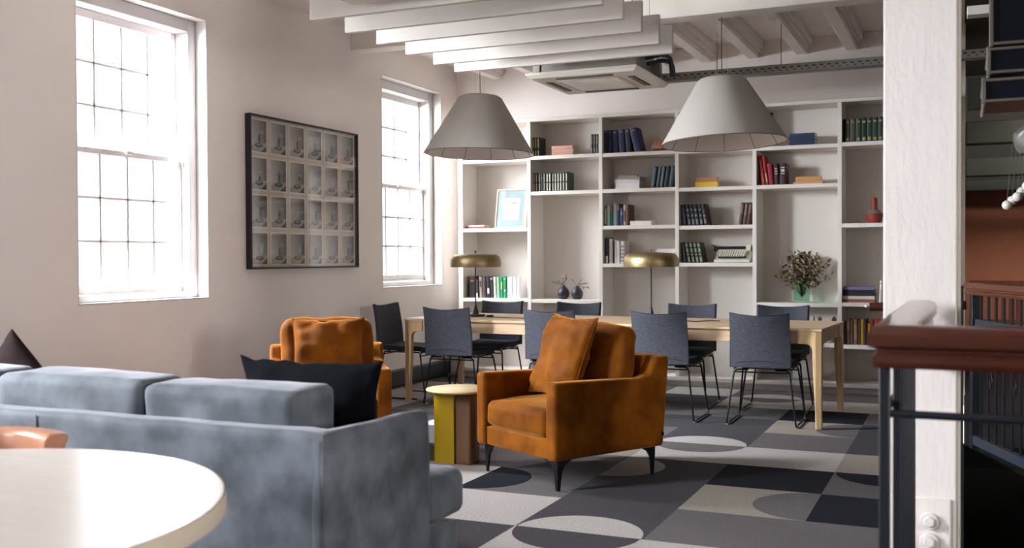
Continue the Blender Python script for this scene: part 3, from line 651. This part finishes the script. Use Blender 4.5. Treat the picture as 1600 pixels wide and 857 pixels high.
# ------------------------------------------------------------------ framed photo grid on the left wall
pf = thing('framed_photo_grid', 'large black framed grid of twenty-four grey photographs on left wall', 'picture', (XW, 7.345, 1.2))
y0, y1, zt = -.785, .785, 1.235
bm = B()
for (a, b, c, d) in ((y0, y0+.014, 0, zt), (y1-.014, y1, 0, zt), (y0+.014, y1-.014, 0, .014), (y0+.014, y1-.014, zt-.014, zt)): box(bm, .002, .055, a, b, c, d)
mk('frame', bm, mat('black_frame', '#17181b', .4), pf, bevel=.001, seg=1)
bm = B(); box(bm, .002, .02, y0+.014, y1-.014, .014, zt-.014); mk('mount_board', bm, mat('mount_board', '#cdc3b8', .8), pf)
bm = B(); box(bm, .045, .047, y0+.014, y1-.014, .014, zt-.014); mk('glass', bm, pic_glass, pf)
def photo_mat(k):
    m = bpy.data.materials.new('photo_print_%d' % k); m.use_nodes = True; nt = m.node_tree; b = nt.nodes['Principled BSDF']; b.inputs['Roughness'].default_value = .5
    tc = nt.nodes.new('ShaderNodeTexCoord'); sp = nt.nodes.new('ShaderNodeSeparateXYZ'); nt.links.new(tc.outputs['Generated'], sp.inputs[0])
    r = random.Random(k)
    def math_(op, a, b_, c=None):
        n = nt.nodes.new('ShaderNodeMath'); n.operation = op
        for i, v in enumerate((a, b_)):
            if isinstance(v, (int, float)): n.inputs[i].default_value = v
            else: nt.links.new(v, n.inputs[i])
        return n.outputs[0]
    Y, Z = sp.outputs[1], sp.outputs[2]
    def ell(cy, cz, ry, rz):
        a = math_('POWER', math_('DIVIDE', math_('SUBTRACT', Y, cy), ry), 2.0); b_ = math_('POWER', math_('DIVIDE', math_('SUBTRACT', Z, cz), rz), 2.0)
        return math_('LESS_THAN', math_('ADD', a, b_), 1.0)
    base = math_('MULTIPLY', math_('SUBTRACT', 1.15, Y), math_('ADD', math_('MULTIPLY', Z, -.2), .56)) # lighter at left
    tbl = math_('LESS_THAN', math_('ADD', Z, math_('MULTIPLY', Y, -.12)), .18)
    v = math_('ADD', math_('MULTIPLY', base, math_('SUBTRACT', 1.0, tbl)), math_('MULTIPLY', tbl, .36))
    cor = math_('GREATER_THAN', math_('SUBTRACT', Y, math_('MULTIPLY', Z, 1.8)), .62)
    v = math_('MULTIPLY', v, math_('SUBTRACT', 1.0, math_('MULTIPLY', cor, .85)))
    for (cy, cz, ry, rz, val) in ((.5, .2, .26, .07, .06), (.5, .215, .16, .035, .25), (r.uniform(.5, .65), r.uniform(.32, .5), r.uniform(.06, .12), r.uniform(.08, .2), r.choice((.08, .42))), (r.uniform(.6, .8), r.uniform(.45, .65), .13, .05, r.choice((.06, .3)))):
        e = ell(cy, cz, ry, rz); v = math_('ADD', math_('MULTIPLY', v, math_('SUBTRACT', 1.0, e)), math_('MULTIPLY', e, val))
    cmb = nt.nodes.new('ShaderNodeCombineColor')
    for i, s in enumerate((1.0, .95, .89)): nt.links.new(math_('MULTIPLY', v, s), cmb.inputs[i])
    nt.links.new(cmb.outputs[0], b.inputs['Base Color']); return m
pms = [photo_mat(k) for k in range(6)]
cw, chh = (y1-y0-.028)/6, (zt-.028)/4
for i in range(6):
    for j in range(4):
        yc = y0+.014+cw*(i+.5); zc = .014+chh*(j+.5)
        bm = B(); box(bm, .02, .023, yc-cw*.44, yc+cw*.44, zc-chh*.46, zc+chh*.45); p = mk('photograph', bm, mat('photo_paper', '#e2dace', .6), pf, smooth=False)
        bm = B(); box(bm, .023, .0245, yc-cw*.385, yc+cw*.385, zc-chh*.42, zc+chh*.41); mk('image', bm, pms[(i*3+j*5+i*j) % 6], p, smooth=False)

# ------------------------------------------------------------------ ceiling services
for k, y in enumerate((5.30, 5.69, 6.08, 6.48, 6.90, 7.25)):
    t = thing('ceiling_baffle', 'long white acoustic baffle hanging from ceiling, %s of six' % ('nearest', 'second nearest', 'third nearest', 'third farthest', 'second farthest', 'farthest')[k], 'baffle', (-2.80, y, 2.75), 0, 'white acoustic baffles')
    bm = B(); box(bm, -.885, .875, -.02, .02, 0, .205); mk('panel', bm, baffle_m, t, bevel=.003)
    for x in (-.7, .7): bm = B(); tube(bm, [(x, 0, .2), (x, 0, CZ-2.75)], .0015, 5); mk('suspension_wire', bm, wire_m, t)
def cassette(loc, lab, rz=0):
    t = thing('air_conditioner', lab, 'air conditioner', loc, rz, 'ceiling cassette air conditioners')
    h = .475
    bm = B(); prism(bm, [(-h, -h), (h, -h), (h, h), (-h, h)], .028, .045, 'z'); v = prism(bm, [(-h, -h), (h, -h), (h, h), (-h, h)], 0, .028, 'z')
    for q in v[:4]: q.co.x *= .93; q.co.y *= .93
    mk('fascia', bm, ac_m, t, bevel=.006)
    bm = B(); box(bm, -.27, .27, -.27, .27, -.006, .0); grl = mk('grille', bm, mat('grille_beige', '#bdb3a6', .6), t, bevel=.004)
    bm = B()
    for k in range(14): box(bm, -.24, .24, -.235+k*.035, -.225+k*.035, -.0085, -.006)
    mk('louvres', bm, ac_m, grl)
    for a in range(4):
        bm = B(); box(bm, -.24, .24, -.385, -.33, -.004, .002, 0); box(bm, -.23, .23, -.375, -.34, -.006, -.004, 1)
        bmesh.ops.rotate(bm, verts=bm.verts, cent=(0, 0, 0), matrix=Matrix.Rotation(a*PI/2, 3, 'Z')); mk('air_outlet', bm, [slot_m, mat('vane', '#56504a', .5)], t)
    bm = B(); box(bm, -.375, .375, -.375, .375, .045, .25); mk('casing', bm, steel_g, t, bevel=.004)
    for x, y in ((-.41, -.36), (.41, -.36), (-.41, .36), (.41, .36)):
        bm = B(); box(bm, x-.03, x+.03, y-.03, y+.03, .06, .2); tube(bm, [(x, y, .1), (x, y, CZ-loc[2])], .005, 6); mk('hanger', bm, steel_g, t)
    return t
ac = cassette((-2.82, 8.21, 2.745), 'white ceiling cassette air conditioner behind the baffles, above the table')
bm = B()
for dy, dz in ((0, 0), (.05, -.04)): tube(bm, fillet([(.38, .1+dy, .20+dz), (.52, .1+dy, .22+dz), (.58, .15+dy, .2+dz), (.58, .2+dy, .06)], .06), .018, 8)
mk('hose', bm, vm, ac)
# the other unit stands nearer; its hangers clear the baffles
cassette((-2.87, 4.74, 2.78), 'white ceiling cassette air conditioner in front of the nearest baffle at top edge')
tr = thing('cable_tray', 'perforated grey steel cable tray running along the ceiling to column', 'cable tray', (-2.50, 8.77, 2.817))
bm = B(); Lt = 3.45
box(bm, 0, Lt, -.02, -.018, 0, .068); box(bm, 0, Lt, -.02, .10, 0, .002); box(bm, 0, Lt, .098, .10, 0, .068); box(bm, 0, Lt, -.02, -.008, .066, .068)
mk('tray', bm, steel_g, tr, smooth=False)
bm = B()
for k in range(54):
    x = .03+k*.06; box(bm, x, x+.028, -.0212, -.0199, .036, .046); box(bm, x+.03, x+.046, -.0212, -.0199, .016, .024)
s = mk('slots', bm, slot_m, tr, smooth=False); s['kind'] = 'stuff'
for x in (.55, 1.09, 2.2, 3.1): bm = B(); tube(bm, [(x, .04, 0), (x, .04, CZ-2.817)], .004, 6); mk('threaded_rod', bm, steel_g, tr)
# pendants
def pendant(x, y, z, tx, pitch, lab, clip=False):
    t = thing('pendant_lamp', lab, 'lamp', (x, y, z), 0, 'large grey pendant lamps over the table')
    Rm = Matrix.Rotation(math.radians(tx), 3, Vector((math.sin(math.radians(-23.8)), math.cos(math.radians(-23.8)), 0)))
    Rm = Rm @ Matrix.Rotation(math.radians(-pitch), 3, Vector((math.cos(math.radians(23.8)), math.sin(math.radians(23.8)), 0)))
    def fin(bm): bmesh.ops.rotate(bm, verts=bm.verts, cent=(0, 0, .5), matrix=Rm); return bm
    bm = B(); lathe(bm, [(.5, 0), (.195, .505), (.17, .52), (.03, .522)], 72); mk('shade', fin(bm), felt_g, t, ang=25)
    bm = B(); lathe(bm, [(.494, .002), (.190, .50), (.165, .513), (.03, .515)], 72); mk('lining', fin(bm), felt_w, t, ang=25)
    bm = B(); tube(bm, [(.498*math.cos(k*PI/32), .498*math.sin(k*PI/32), .0) for k in range(64)], .003, 6, closed=True)
    for k in range(12):
        a = k*PI/6+.2; tube(bm, [(.49*math.cos(a), .49*math.sin(a), .003), (.186*math.cos(a), .186*math.sin(a), .50)], .0022, 5)
    mk('wire_frame', fin(bm), wire_m, t)
    bm = B(); lathe(bm, [(0, .5), (.03, .5), (.03, .36), (.04, .33), (.05, .28), (.035, .245), (0, .235)], 20); mk('bulb', bm, globe_m, t)
    bm = B(); tube(bm, [(0, 0, .50), (0, 0, CZ-z)], .0035, 6); mk('cord', bm, wire_m, t)
    bm = B(); tube(bm, [(.05, 0, .51), (.02, 0, CZ-z)], .0012, 5); tube(bm, [(-.05, 0, .51), (-.02, 0, CZ-z)], .0012, 5); mk('cord', bm, mat('white_cord', '#d8d0c8', .6), t)
    if clip:
        bm = B(); box(bm, .36, .40, -.035, -.01, .13, .20); mk('clip', fin(bm), blk, t)
pendant(-4.0, 8.36, 2.22, 1.6, .6, 'large grey cone pendant lamp at the left, in front of the far window')
pendant(-1.79, 8.25, 2.195, -1.5, 2.2, 'large grey cone pendant lamp at the right, before the fourth bay', True)

# ------------------------------------------------------------------ long table
tb = thing('dining_table', 'long light oak table with arched tapering legs in front of bookcase', 'table', (-2.74, 8.375, 0), math.radians(-3.0))
HL, HWd, TZ = 1.815, .50, .745
bm = B(); box(bm, -HL, HL, -HWd, HWd, TZ-.022, TZ); mk('tabletop', bm, oak, tb, bevel=.004)
for s in (-1, 1):
    bm = B(); box(bm, -HL+.09, HL-.09, s*(HWd-.03)-.011, s*(HWd-.03)+.011, TZ-.115, TZ-.022); mk('apron', bm, oak, tb, bevel=.002)
    bm = B(); box(bm, s*(HL-.03)-.011, s*(HL-.03)+.011, -HWd+.09, HWd-.09, TZ-.115, TZ-.022); mk('apron', bm, oak, tb, bevel=.002)
for sx in (-1, 1):
    for sy in (-1, 1):
        bm = B()
        def prof():
            pts = [(0, TZ-.022), (0, 0), (.036, 0), (.062, .40), (.066, .545)]
            for k in range(7):
                a = PI-PI/2*k/6; pts.append((.066+.05+.05*math.cos(a)*1.0, .575+.055*math.sin(a)))
            pts += [(.16, TZ-.115), (.18, TZ-.112), (.18, TZ-.022)]
            return pts
        P1 = [(sx*(HL-.004)-sx*u, w) for u, w in prof()]
        vs = prism(bm, P1, sy*(HWd-.004), sy*(HWd-.05), 'y')
        for v in vs:
            if v.co.z < .3 and abs(v.co.y) < HWd-.03: v.co.y = sy*(HWd-.042)
        P2 = [(sy*(HWd-.004)-sy*u, w) for u, w in prof()]
        prism(bm, P2, sx*(HL-.0045), sx*(HL-.05), 'x')
        mk('leg', bm, oak_leg, tb, bevel=.003)
# desk lamps
def desk_lamp(x, y, lab):
    t = thing('desk_lamp', lab, 'lamp', (x, y, TZ+.0005), 0, 'brass desk lamps on the long table')
    bm = B(); lathe(bm, [(0, 0), (.085, 0), (.088, .006), (.085, .02), (.03, .024), (.022, .05), (.008, .11), (0, .11)], 32); mk('base', bm, vm, t)
    bm = B(); tube(bm, [(0, 0, .09), (0, 0, .57)], .006, 10); mk('stem', bm, vm, t)
    bm = B(); lathe(bm, [(.230, .452), (.235, .485), (.231, .52), (.216, .55), (.19, .567), (.05, .576), (0, .577)], 48)
    lathe(bm, [(.226, .454), (.227, .515), (.21, .545), (.18, .56), (0, .57)], 48); mk('lamp_shade', bm, brass, t)
    bm = B(); tube(bm, [(0, 0, .573), (0, 0, .60)], .007, 10); mk('finial', bm, vm, t)
    return t
desk_lamp(-4.085, 8.42, 'brass domed desk lamp with black stem at the left table end')
desk_lamp(-2.43, 8.42, 'brass domed desk lamp with black stem near the table middle')
bm = B(); lathe(bm, [(0, 0), (.034, 0), (.036, .008), (.03, .02), (0, .022)], 24, (-3.92, 8.37, TZ+.0005)); tag(mk('lamp_dimmer', bm, vm), 'small round black dimmer puck on table beside the left desk lamp', 'dimmer')
bm = B(); pts = []
for k in range(25):
    s_ = k/24; pts.append((-2.34+.52*s_, 8.35-.06*s_+.035*math.sin(s_*9), TZ+.005+.006*abs(math.sin(s_*5))))
tube(bm, pts, .004, 6); tag(mk('lamp_cable', bm, vm), 'thin black cable lying on the table right of the middle desk lamp', 'cable')
bm = B(); tube(bm, [(-3.90+.5*k/12, 8.36-.12*math.sin(k/12*2), TZ+.0045) for k in range(13)], .003, 6); tag(mk('lamp_cable', bm, vm), 'thin black cable on table leading from the round dimmer puck', 'cable')

# ------------------------------------------------------------------ dining chairs
def grid_shell(bm, fn, nu, nv, t):
    top, bot = {}, {}
    for i in range(nu+1):
        for j in range(nv+1):
            p = fn(i/nu, j/nv); e = 1e-3
            du = fn(min(1, i/nu+e), j/nv)-fn(max(0, i/nu-e), j/nv); dv = fn(i/nu, min(1, j/nv+e))-fn(i/nu, max(0, j/nv-e))
            nn = du.cross(dv).normalized()
            top[i, j] = bm.verts.new(p+nn*t/2); bot[i, j] = bm.verts.new(p-nn*t/2)
    for i in range(nu):
        for j in range(nv):
            bm.faces.new((top[i, j], top[i+1, j], top[i+1, j+1], top[i, j+1])); bm.faces.new((bot[i, j], bot[i, j+1], bot[i+1, j+1], bot[i+1, j]))
    for i in range(nu):
        bm.faces.new((top[i, 0], bot[i, 0], bot[i+1, 0], top[i+1, 0])); bm.faces.new((top[i, nv], top[i+1, nv], bot[i+1, nv], bot[i, nv]))
    for j in range(nv):
        bm.faces.new((top[0, j], top[0, j+1], bot[0, j+1], bot[0, j])); bm.faces.new((top[nu, j], bot[nu, j], bot[nu, j+1], top[nu, j+1]))
    bmesh.ops.recalc_face_normals(bm, faces=bm.faces[:])
def back_fn(u, v):
    a = 2*u-1; w = .215+.012*v+.008*math.cos(v*PI)*1
    return Vector((a*w, -.275-.075*v+.045*a*a*(.4+.6*v)+.012*math.sin(v*PI), .445+.40*v+(.022*a*a-.006)*v**3+.0))
def seat_fn(u, v):
    a = 2*u-1
    return Vector((a*(.215+.008*math.sin(v*PI)), -.26+.47*v, .462-.018*math.sin(v*PI)*(1-a*a*.5)+.008*a*a-.03*max(0, v-.85)**1*4))
def make_chair(lab):
    t = thing('dining_chair', lab, 'chair', (0, 0, 0), 0, 'slate dining chairs around the long table')
    bm = B(); grid_shell(bm, back_fn, 14, 12, .03); b = mk('backrest', bm, chair_fab, t, ang=60, bevel=.008, seg=2)
    bm = B(); tube(bm, [back_fn(.10+.8*k/16, .09+.045*math.sin(PI*k/16))+Vector((0, -.0165, 0)) for k in range(17)], .0022, 6); mk('seam', bm, chair_dark, b)
    bm = B()
    edge = [back_fn(0, k/10) for k in range(11)]+[back_fn(k/10, 1) for k in range(1, 10)]+[back_fn(1, 1-k/10) for k in range(11)]
    tube(bm, [p+Vector((0, -.014, 0)) for p in edge], .003, 6); mk('piping', bm, chair_dark, b)
    bm = B(); grid_shell(bm, seat_fn, 10, 10, .045); mk('seat', bm, chair_dark, t, ang=60, bevel=.01, seg=2)
    for s in (-1, 1):
        bm = B(); tube(bm, fillet([(s*.10, -.21, .425), (s*.205, -.21, .425), (s*.258, -.25, .012), (s*.258, .25, .012), (s*.212, .17, .425), (s*.10, .17, .425)], .035, 5), .0075, 8); mk('sled_leg', bm, blk, t)
        for y in (-.2, .2): bm = B(); tube(bm, [(s*.258, y-.03, .010), (s*.258, y+.03, .010)], .0098, 8); mk('glide', bm, foot_m, t)
    bm = B(); tube(bm, [(-.215, -.21, .405), (.215, -.21, .405)], .006, 8); tube(bm, [(-.215, .17, .395), (.215, .17, .395)], .006, 8); tube(bm, [(-.21, -.20, .428), (-.21, .165, .428)], .006, 8); tube(bm, [(.21, -.20, .428), (.21, .165, .428)], .006, 8)
    mk('cross_bar', bm, blk, t)
    return t
spots = [(-4.04, 8.06, 0, 'slate dining chair on the near side, first from the left table end'), (-3.08, 8.02, 0, 'slate dining chair on the near side, second from left, behind the rust armchair'),
         (-2.16, 8.00, 0, 'slate dining chair on the near side, third from left, right of the rust armchair'), (-1.395, 8.01, 0, 'slate dining chair on the near side, nearest the right table end'),
         (-4.13, 8.80, PI, 'slate dining chair on the bookcase side, behind the left brass lamp'), (-3.32, 8.76, PI, 'slate dining chair on the bookcase side, below the two black vases'),
         (-2.23, 8.73, PI, 'slate dining chair on the bookcase side, below the typewriter'), (-1.43, 8.71, PI, 'slate dining chair on the bookcase side, below the dried flowers'),
         (-4.66, 8.31, -PI/2, 'grey dining chair at the left table end, side on to the window wall')]
c0 = None
for x, y, rz, lab in spots:
    if c0 is None: c0 = make_chair(lab); c0.location = (x, y, 0); c0.rotation_euler = (0, 0, rz)
    else: dup(c0, (x, y, 0), rz, lab)

# ------------------------------------------------------------------ armchairs
def armchair(loc, rz, lab):
    t = thing('armchair', lab, 'armchair', loc, rz, 'rust velvet armchairs')
    Wd = .38
    prof = [(.0, .17), (.0, .60), (.30, .592), (.64, .580), (.71, .60), (.76, .70), (.87, .70), (.82, .17)]
    for s in (-1, 1):
        bm = B(); prism(bm, prof, s*Wd, s*(Wd-.09), 'x'); mk('arm', bm, rust, t, bevel=.022, seg=4)
    bm = B(); prism(bm, [(.68, .17), (.73, .70), (.87, .70), (.82, .17)], -Wd+.085, Wd-.085, 'x'); mk('backrest', bm, rust, t, bevel=.02, seg=4)
    bm = B(); softbox(bm, -Wd+.088, Wd-.088, .012, .70, .17, .285, .012, n=10, wr=.003); mk('seat_frame', bm, rust, t)
    bm = B(); softbox(bm, -Wd+.093, Wd-.093, .0, .66, .285, .44, .045, (0, .008, .022), n=16, wr=.006, seed=3); mk('seat_cushion', bm, rust, t)
    bm = B(); softbox(bm, -.295, .295, -.085, .085, 0, .44, .06, (.01, .03, .012), n=18, wr=.012, seed=5)
    bmesh.ops.rotate(bm, verts=bm.verts, cent=(0, 0, 0), matrix=Matrix.Rotation(math.radians(-10), 3, 'X')); bmesh.ops.translate(bm, verts=bm.verts, vec=(.0, .565, .44)); mk('back_cushion', bm, rust, t)
    for sx in (-1, 1):
        for sy in (0, 1):
            x, y = sx*(Wd-.045), (.055 if sy == 0 else .765); bm = B()
            ix, iy = -sx, (1 if sy == 0 else -1)
            secs = [(.172, .10, .014), (.160, .085, .014), (.145, .05, .014), (.11, .026, .013), (.05, .018, .010), (0, .013, .008)]
            rings = []
            for z, L_, w_ in secs:
                dx = -sx*.0
                q = [(x-sx*(-w_), y-iy*w_), (x+ix*L_, y-iy*w_), (x+ix*L_*.55, y+iy*L_*.55), (x-sx*(-w_), y+iy*L_)]
                rings.append([bm.verts.new((a, b_, z)) for a, b_ in q])
            fs = []
            for a, b_ in zip(rings[:-1], rings[1:]):
                for k in range(4): fs.append(bm.faces.new((a[k], a[(k+1) % 4], b_[(k+1) % 4], b_[k])))
            fs += [bm.faces.new(rings[0]), bm.faces.new(rings[-1])]; bmesh.ops.recalc_face_normals(bm, faces=fs)
            mk('leg', bm, blk_leg, t, bevel=.003)
    bm = B(); box(bm, Wd-.002, Wd+.012, .80, .807, .235, .255); mk('fabric_tag', bm, black_fab, t)
    return t
A1 = ((-2.35, 5.325, 0), math.radians(-30)); A2 = ((-3.53, 5.23, 0), math.radians(35))
armchair(*A1, 'rust velvet armchair in the open floor, facing the sofa, side table at its left')
armchair(*A2, 'rust velvet armchair by the window wall, half hidden behind the sofa')
def throw(name, w, h, t_, m, loc, rot, lab, seed, grp, pinch=.07, pip=None, wr=.006, cat='pillow'):
    r = thing(name, lab, cat, loc, 0, grp); r.rotation_euler = rot
    bm = B(); pillow(bm, w, h, t_, seed=seed, pinch=pinch, wr=wr, n=26, pz=min(pinch, .08)); mk('cover', bm, m, r, ang=80)
    if pip:
        bm = B(); tube(bm, pillow_edge(w, h, pinch=pinch), .005, 6, closed=True); mk('piping', bm, pip, r)
    return r
def loc_on(A, x, y, z):
    (lx, ly, lz), a = A; return (lx+x*math.cos(a)-y*math.sin(a), ly+x*math.sin(a)+y*math.cos(a), z)
throw('throw_pillow', .50, .50, .17, rust, loc_on(A1, -.03, .29, .462), (math.radians(-20), math.radians(1), A1[1]+math.radians(-8)), 'square rust velvet pillow leaning in the open-floor armchair', 11, 'rust pillows in the armchairs', pip=rust, wr=.013, pinch=.09)
throw('throw_pillow', .46, .45, .16, rust, loc_on(A2, .0, .31, .46), (math.radians(-16), 0, A2[1]+math.radians(-3)), 'square rust velvet pillow in the armchair behind the sofa', 15, 'rust pillows in the armchairs', pip=rust, wr=.013, pinch=.09)

# ------------------------------------------------------------------ side table
st = thing('side_table', 'small round side table with yellow and brown base beside rust armchair', 'table', (-2.895, 5.72, 0))
bm = B(); lathe(bm, [(0, .448), (.19, .448), (.205, .452), (.208, .459), (.205, .464), (0, .464)], 48); mk('tabletop', bm, mat('pale_ash_top', '#c9b48a', .4), st, ang=60)
bm = B(); yel = mat('mustard_lacquer', '#a98a08', .35)
prism(bm, [(-.105+.055*math.cos(k*PI/12+PI/2), -.02+.055*math.sin(k*PI/12+PI/2)) for k in range(13)]+[(-.0, -.075), (-.0, .035)], 0, .448, 'z')
mk('yellow_panel', bm, yel, st, ang=30); bm = B(); prism(bm, [(.0, -.06), (.11, -.075), (.13, -.03), (.11, .07), (.0, .06)], 0, .448, 'z'); mk('brown_panel', bm, mat('brown_stain', '#6d4a30', .5), st, bevel=.01)

# ------------------------------------------------------------------ sofa
SX1, SX0, SY0 = -1.80, -4.75, 2.64
sf = thing('sofa', 'long blue-grey velvet sofa seen from behind', 'sofa', (-3.27, 3.1, 0))
def rel(bm): bmesh.ops.translate(bm, verts=bm.verts, vec=(3.27, -3.1, 0)); return bm
bm = B(); softbox(bm, SX0, SX1-.005, SY0, SY0+.10, .05, .742, .025, (0, 0, 0), n=24, wr=.004); mk('backrest', rel(bm), sofa_m, sf)
for k, (x0, x1) in enumerate(((SX1-.068, SX1), (SX0, SX0+.068))):
    bm = B(); softbox(bm, x0, x1, SY0+.004, 3.335, .05, .742, .028, n=16, wr=.004, seed=k+2)
    for v in bm.verts:
        if v.co.z > .6: v.co.z -= (v.co.y-SY0)*.03
    mk('arm', rel(bm), sofa_m, sf)
bm = B(); softbox(bm, SX0+.06, SX1-.06, SY0+.09, 3.30, .05, .27, .015, n=8); softbox(bm, SX0+.01, SX1-.005, 3.3, 3.56, .03, .268, .02, n=8, wr=.003); mk('seat_base', rel(bm), sofa_m, sf)
edges = [SX0+.075, -4.0, -2.95, SX1-.075]
for k in range(3):
    bm = B(); xr = SX1-.003 if k == 2 else edges[k+1]-.004; xl_ = SX0+.003 if k == 0 else edges[k]+.004
    softbox(bm, edges[k]+.004, edges[k+1]-.004, SY0+.14, 3.42, .27, .44, .04, (0, 0, .02), n=14, wr=.004, seed=k)
    softbox(bm, xl_, xr, 3.34, 3.63, .268, .46, .055, (0, .01, .005), n=14, wr=.004, seed=k+9)
    mk('seat_cushion', rel(bm), sofa_m, sf)
for k, (x0, x1) in enumerate(((-4.62, -4.12), (-4.10, -3.43), (-3.385, -2.665), (-2.655, -2.0))):
    bm = B(); softbox(bm, x0, x1, SY0+.13, SY0+.37, .42, .852 if k < 3 else .842, .032, (.0, .02, .012), n=18, wr=.007, seed=k*3+1)
    mk('back_cushion', rel(bm), sofa_m, sf)
bm = B(); tube(bm, [(-3.02, SY0-.001, .73), (-3.02, SY0-.001, .08)], .002, 5); tube(bm, [(SX0+.02, SY0-.001, .33), (SX1-.12, SY0-.001, .33)], .0015, 5); mk('seam', rel(bm), mat('seam_dark', '#3e4853', .8), sf)
for x in (SX0+.08, SX1-.08):
    for y in (SY0+.08, 3.5): bm = B(); lathe(bm, [(0, 0), (.018, 0), (.022, .055), (0, .055)], 14, (x, y, 0)); mk('leg', rel(bm), blk_leg, sf)
throw('throw_pillow', .63, .44, .15, black_fab, (-2.196, 3.15, .475), (math.radians(3), math.radians(0), math.radians(0)), 'wide black lumbar pillow at the right end of the sofa', 21, None, pinch=.15, wr=.009)
throw('throw_pillow', .37, .37, .13, brown_fab, (-3.66, 3.10, .47), (math.radians(4), math.radians(0), math.radians(5)), 'dark brown pillow standing on its corner at the sofa left', 25, None, pinch=.06)
pl = [o for o in bpy.data.objects if o.get('label', '').startswith('dark brown pillow')][0]
pl.rotation_euler = (math.radians(4), math.radians(-44), 0); pl.location = (-3.66+.06, 3.16, .595)

# ------------------------------------------------------------------ foreground table and chair
rt = thing('round_table', 'large round white-topped table in the left foreground', 'table', (-2.15, 1.48, 0))
top_m = mat('satin_white_oak', '#dad4cc', .22, var=.03, vscale=4, stretch=(1, 8, 8), spec=.6, coat=.3)
bm = B(); lathe(bm, [(0, .69), (.66, .69), (.706, .697), (.712, .705), (.715, .733), (.71, .739), (0, .740)], 128)
mk('tabletop', bm, [top_m], rt, ang=50)
bm = B(); lathe(bm, [(.7155, .692), (.7165, .694), (.7165, .735), (.7155, .737)], 128); mk('edge_band', bm, mat('taupe_edge', '#cfc2ae', .5), rt)
bm = B(); lathe(bm, [(0, 0), (.32, 0), (.32, .012), (.06, .03), (.045, .06), (.045, .66), (.12, .69), (0, .69)], 48); mk('pedestal', bm, blk, rt)
tan_w = mat('pinkish_bent_wood', '#c08a6c', .3, var=.1, vscale=6, coat=.4, col2='#a86f50')
cc = thing('tub_chair', 'pinkish bent wood tub chair tucked behind the round table', 'chair', (-2.63, 1.96, 0), 0)
bm = B()
def arcpt(a, r): return (r*math.cos(a), r*math.sin(a))
n = 40; a0, a1 = math.radians(59), math.radians(155)
inn, out = .275, .35
rings = []
for k in range(n+1):
    a = a0+(a1-a0)*k/n
    zt = .762; zb = .70
    ring = [(inn, zb), (out-.02, zb), (out, zt-.01), (out-.008, zt), (inn+.02, zt), (inn+.005, zt-.012)]
    rings.append([bm.verts.new((*arcpt(a, r_), z_)) for r_, z_ in ring])
fs = []
for a, b_ in zip(rings[:-1], rings[1:]):
    for k in range(6): fs.append(bm.faces.new((a[k], a[(k+1) % 6], b_[(k+1) % 6], b_[k])))
fs += [bm.faces.new(rings[0]), bm.faces.new(rings[-1])]; bmesh.ops.recalc_face_normals(bm, faces=fs)
mk('backrest', bm, tan_w, cc, bevel=.006, ang=50)
bm = B(); lathe(bm, [(0, .43), (.22, .43), (.24, .44), (.24, .46), (.2, .475), (0, .475)], 40); mk('seat', bm, tan_w, cc)
for sx, sy in ((-1, -1), (1, -1), (-1, 1), (1, 1)):
    bm = B(); tube(bm, [(sx*.24, sy*.22, 0), (sx*.19, sy*.17, .44)], [.012, .018], 12); mk('leg', bm, tan_w, cc)
for a in (1.15, PI-.6, 1.85):
    bm = B(); tube(bm, [(.22*math.cos(a), .22*math.sin(a), .45), (.312*math.cos(a), .312*math.sin(a), .71)], .011, 10); mk('back_spindle', bm, tan_w, cc)
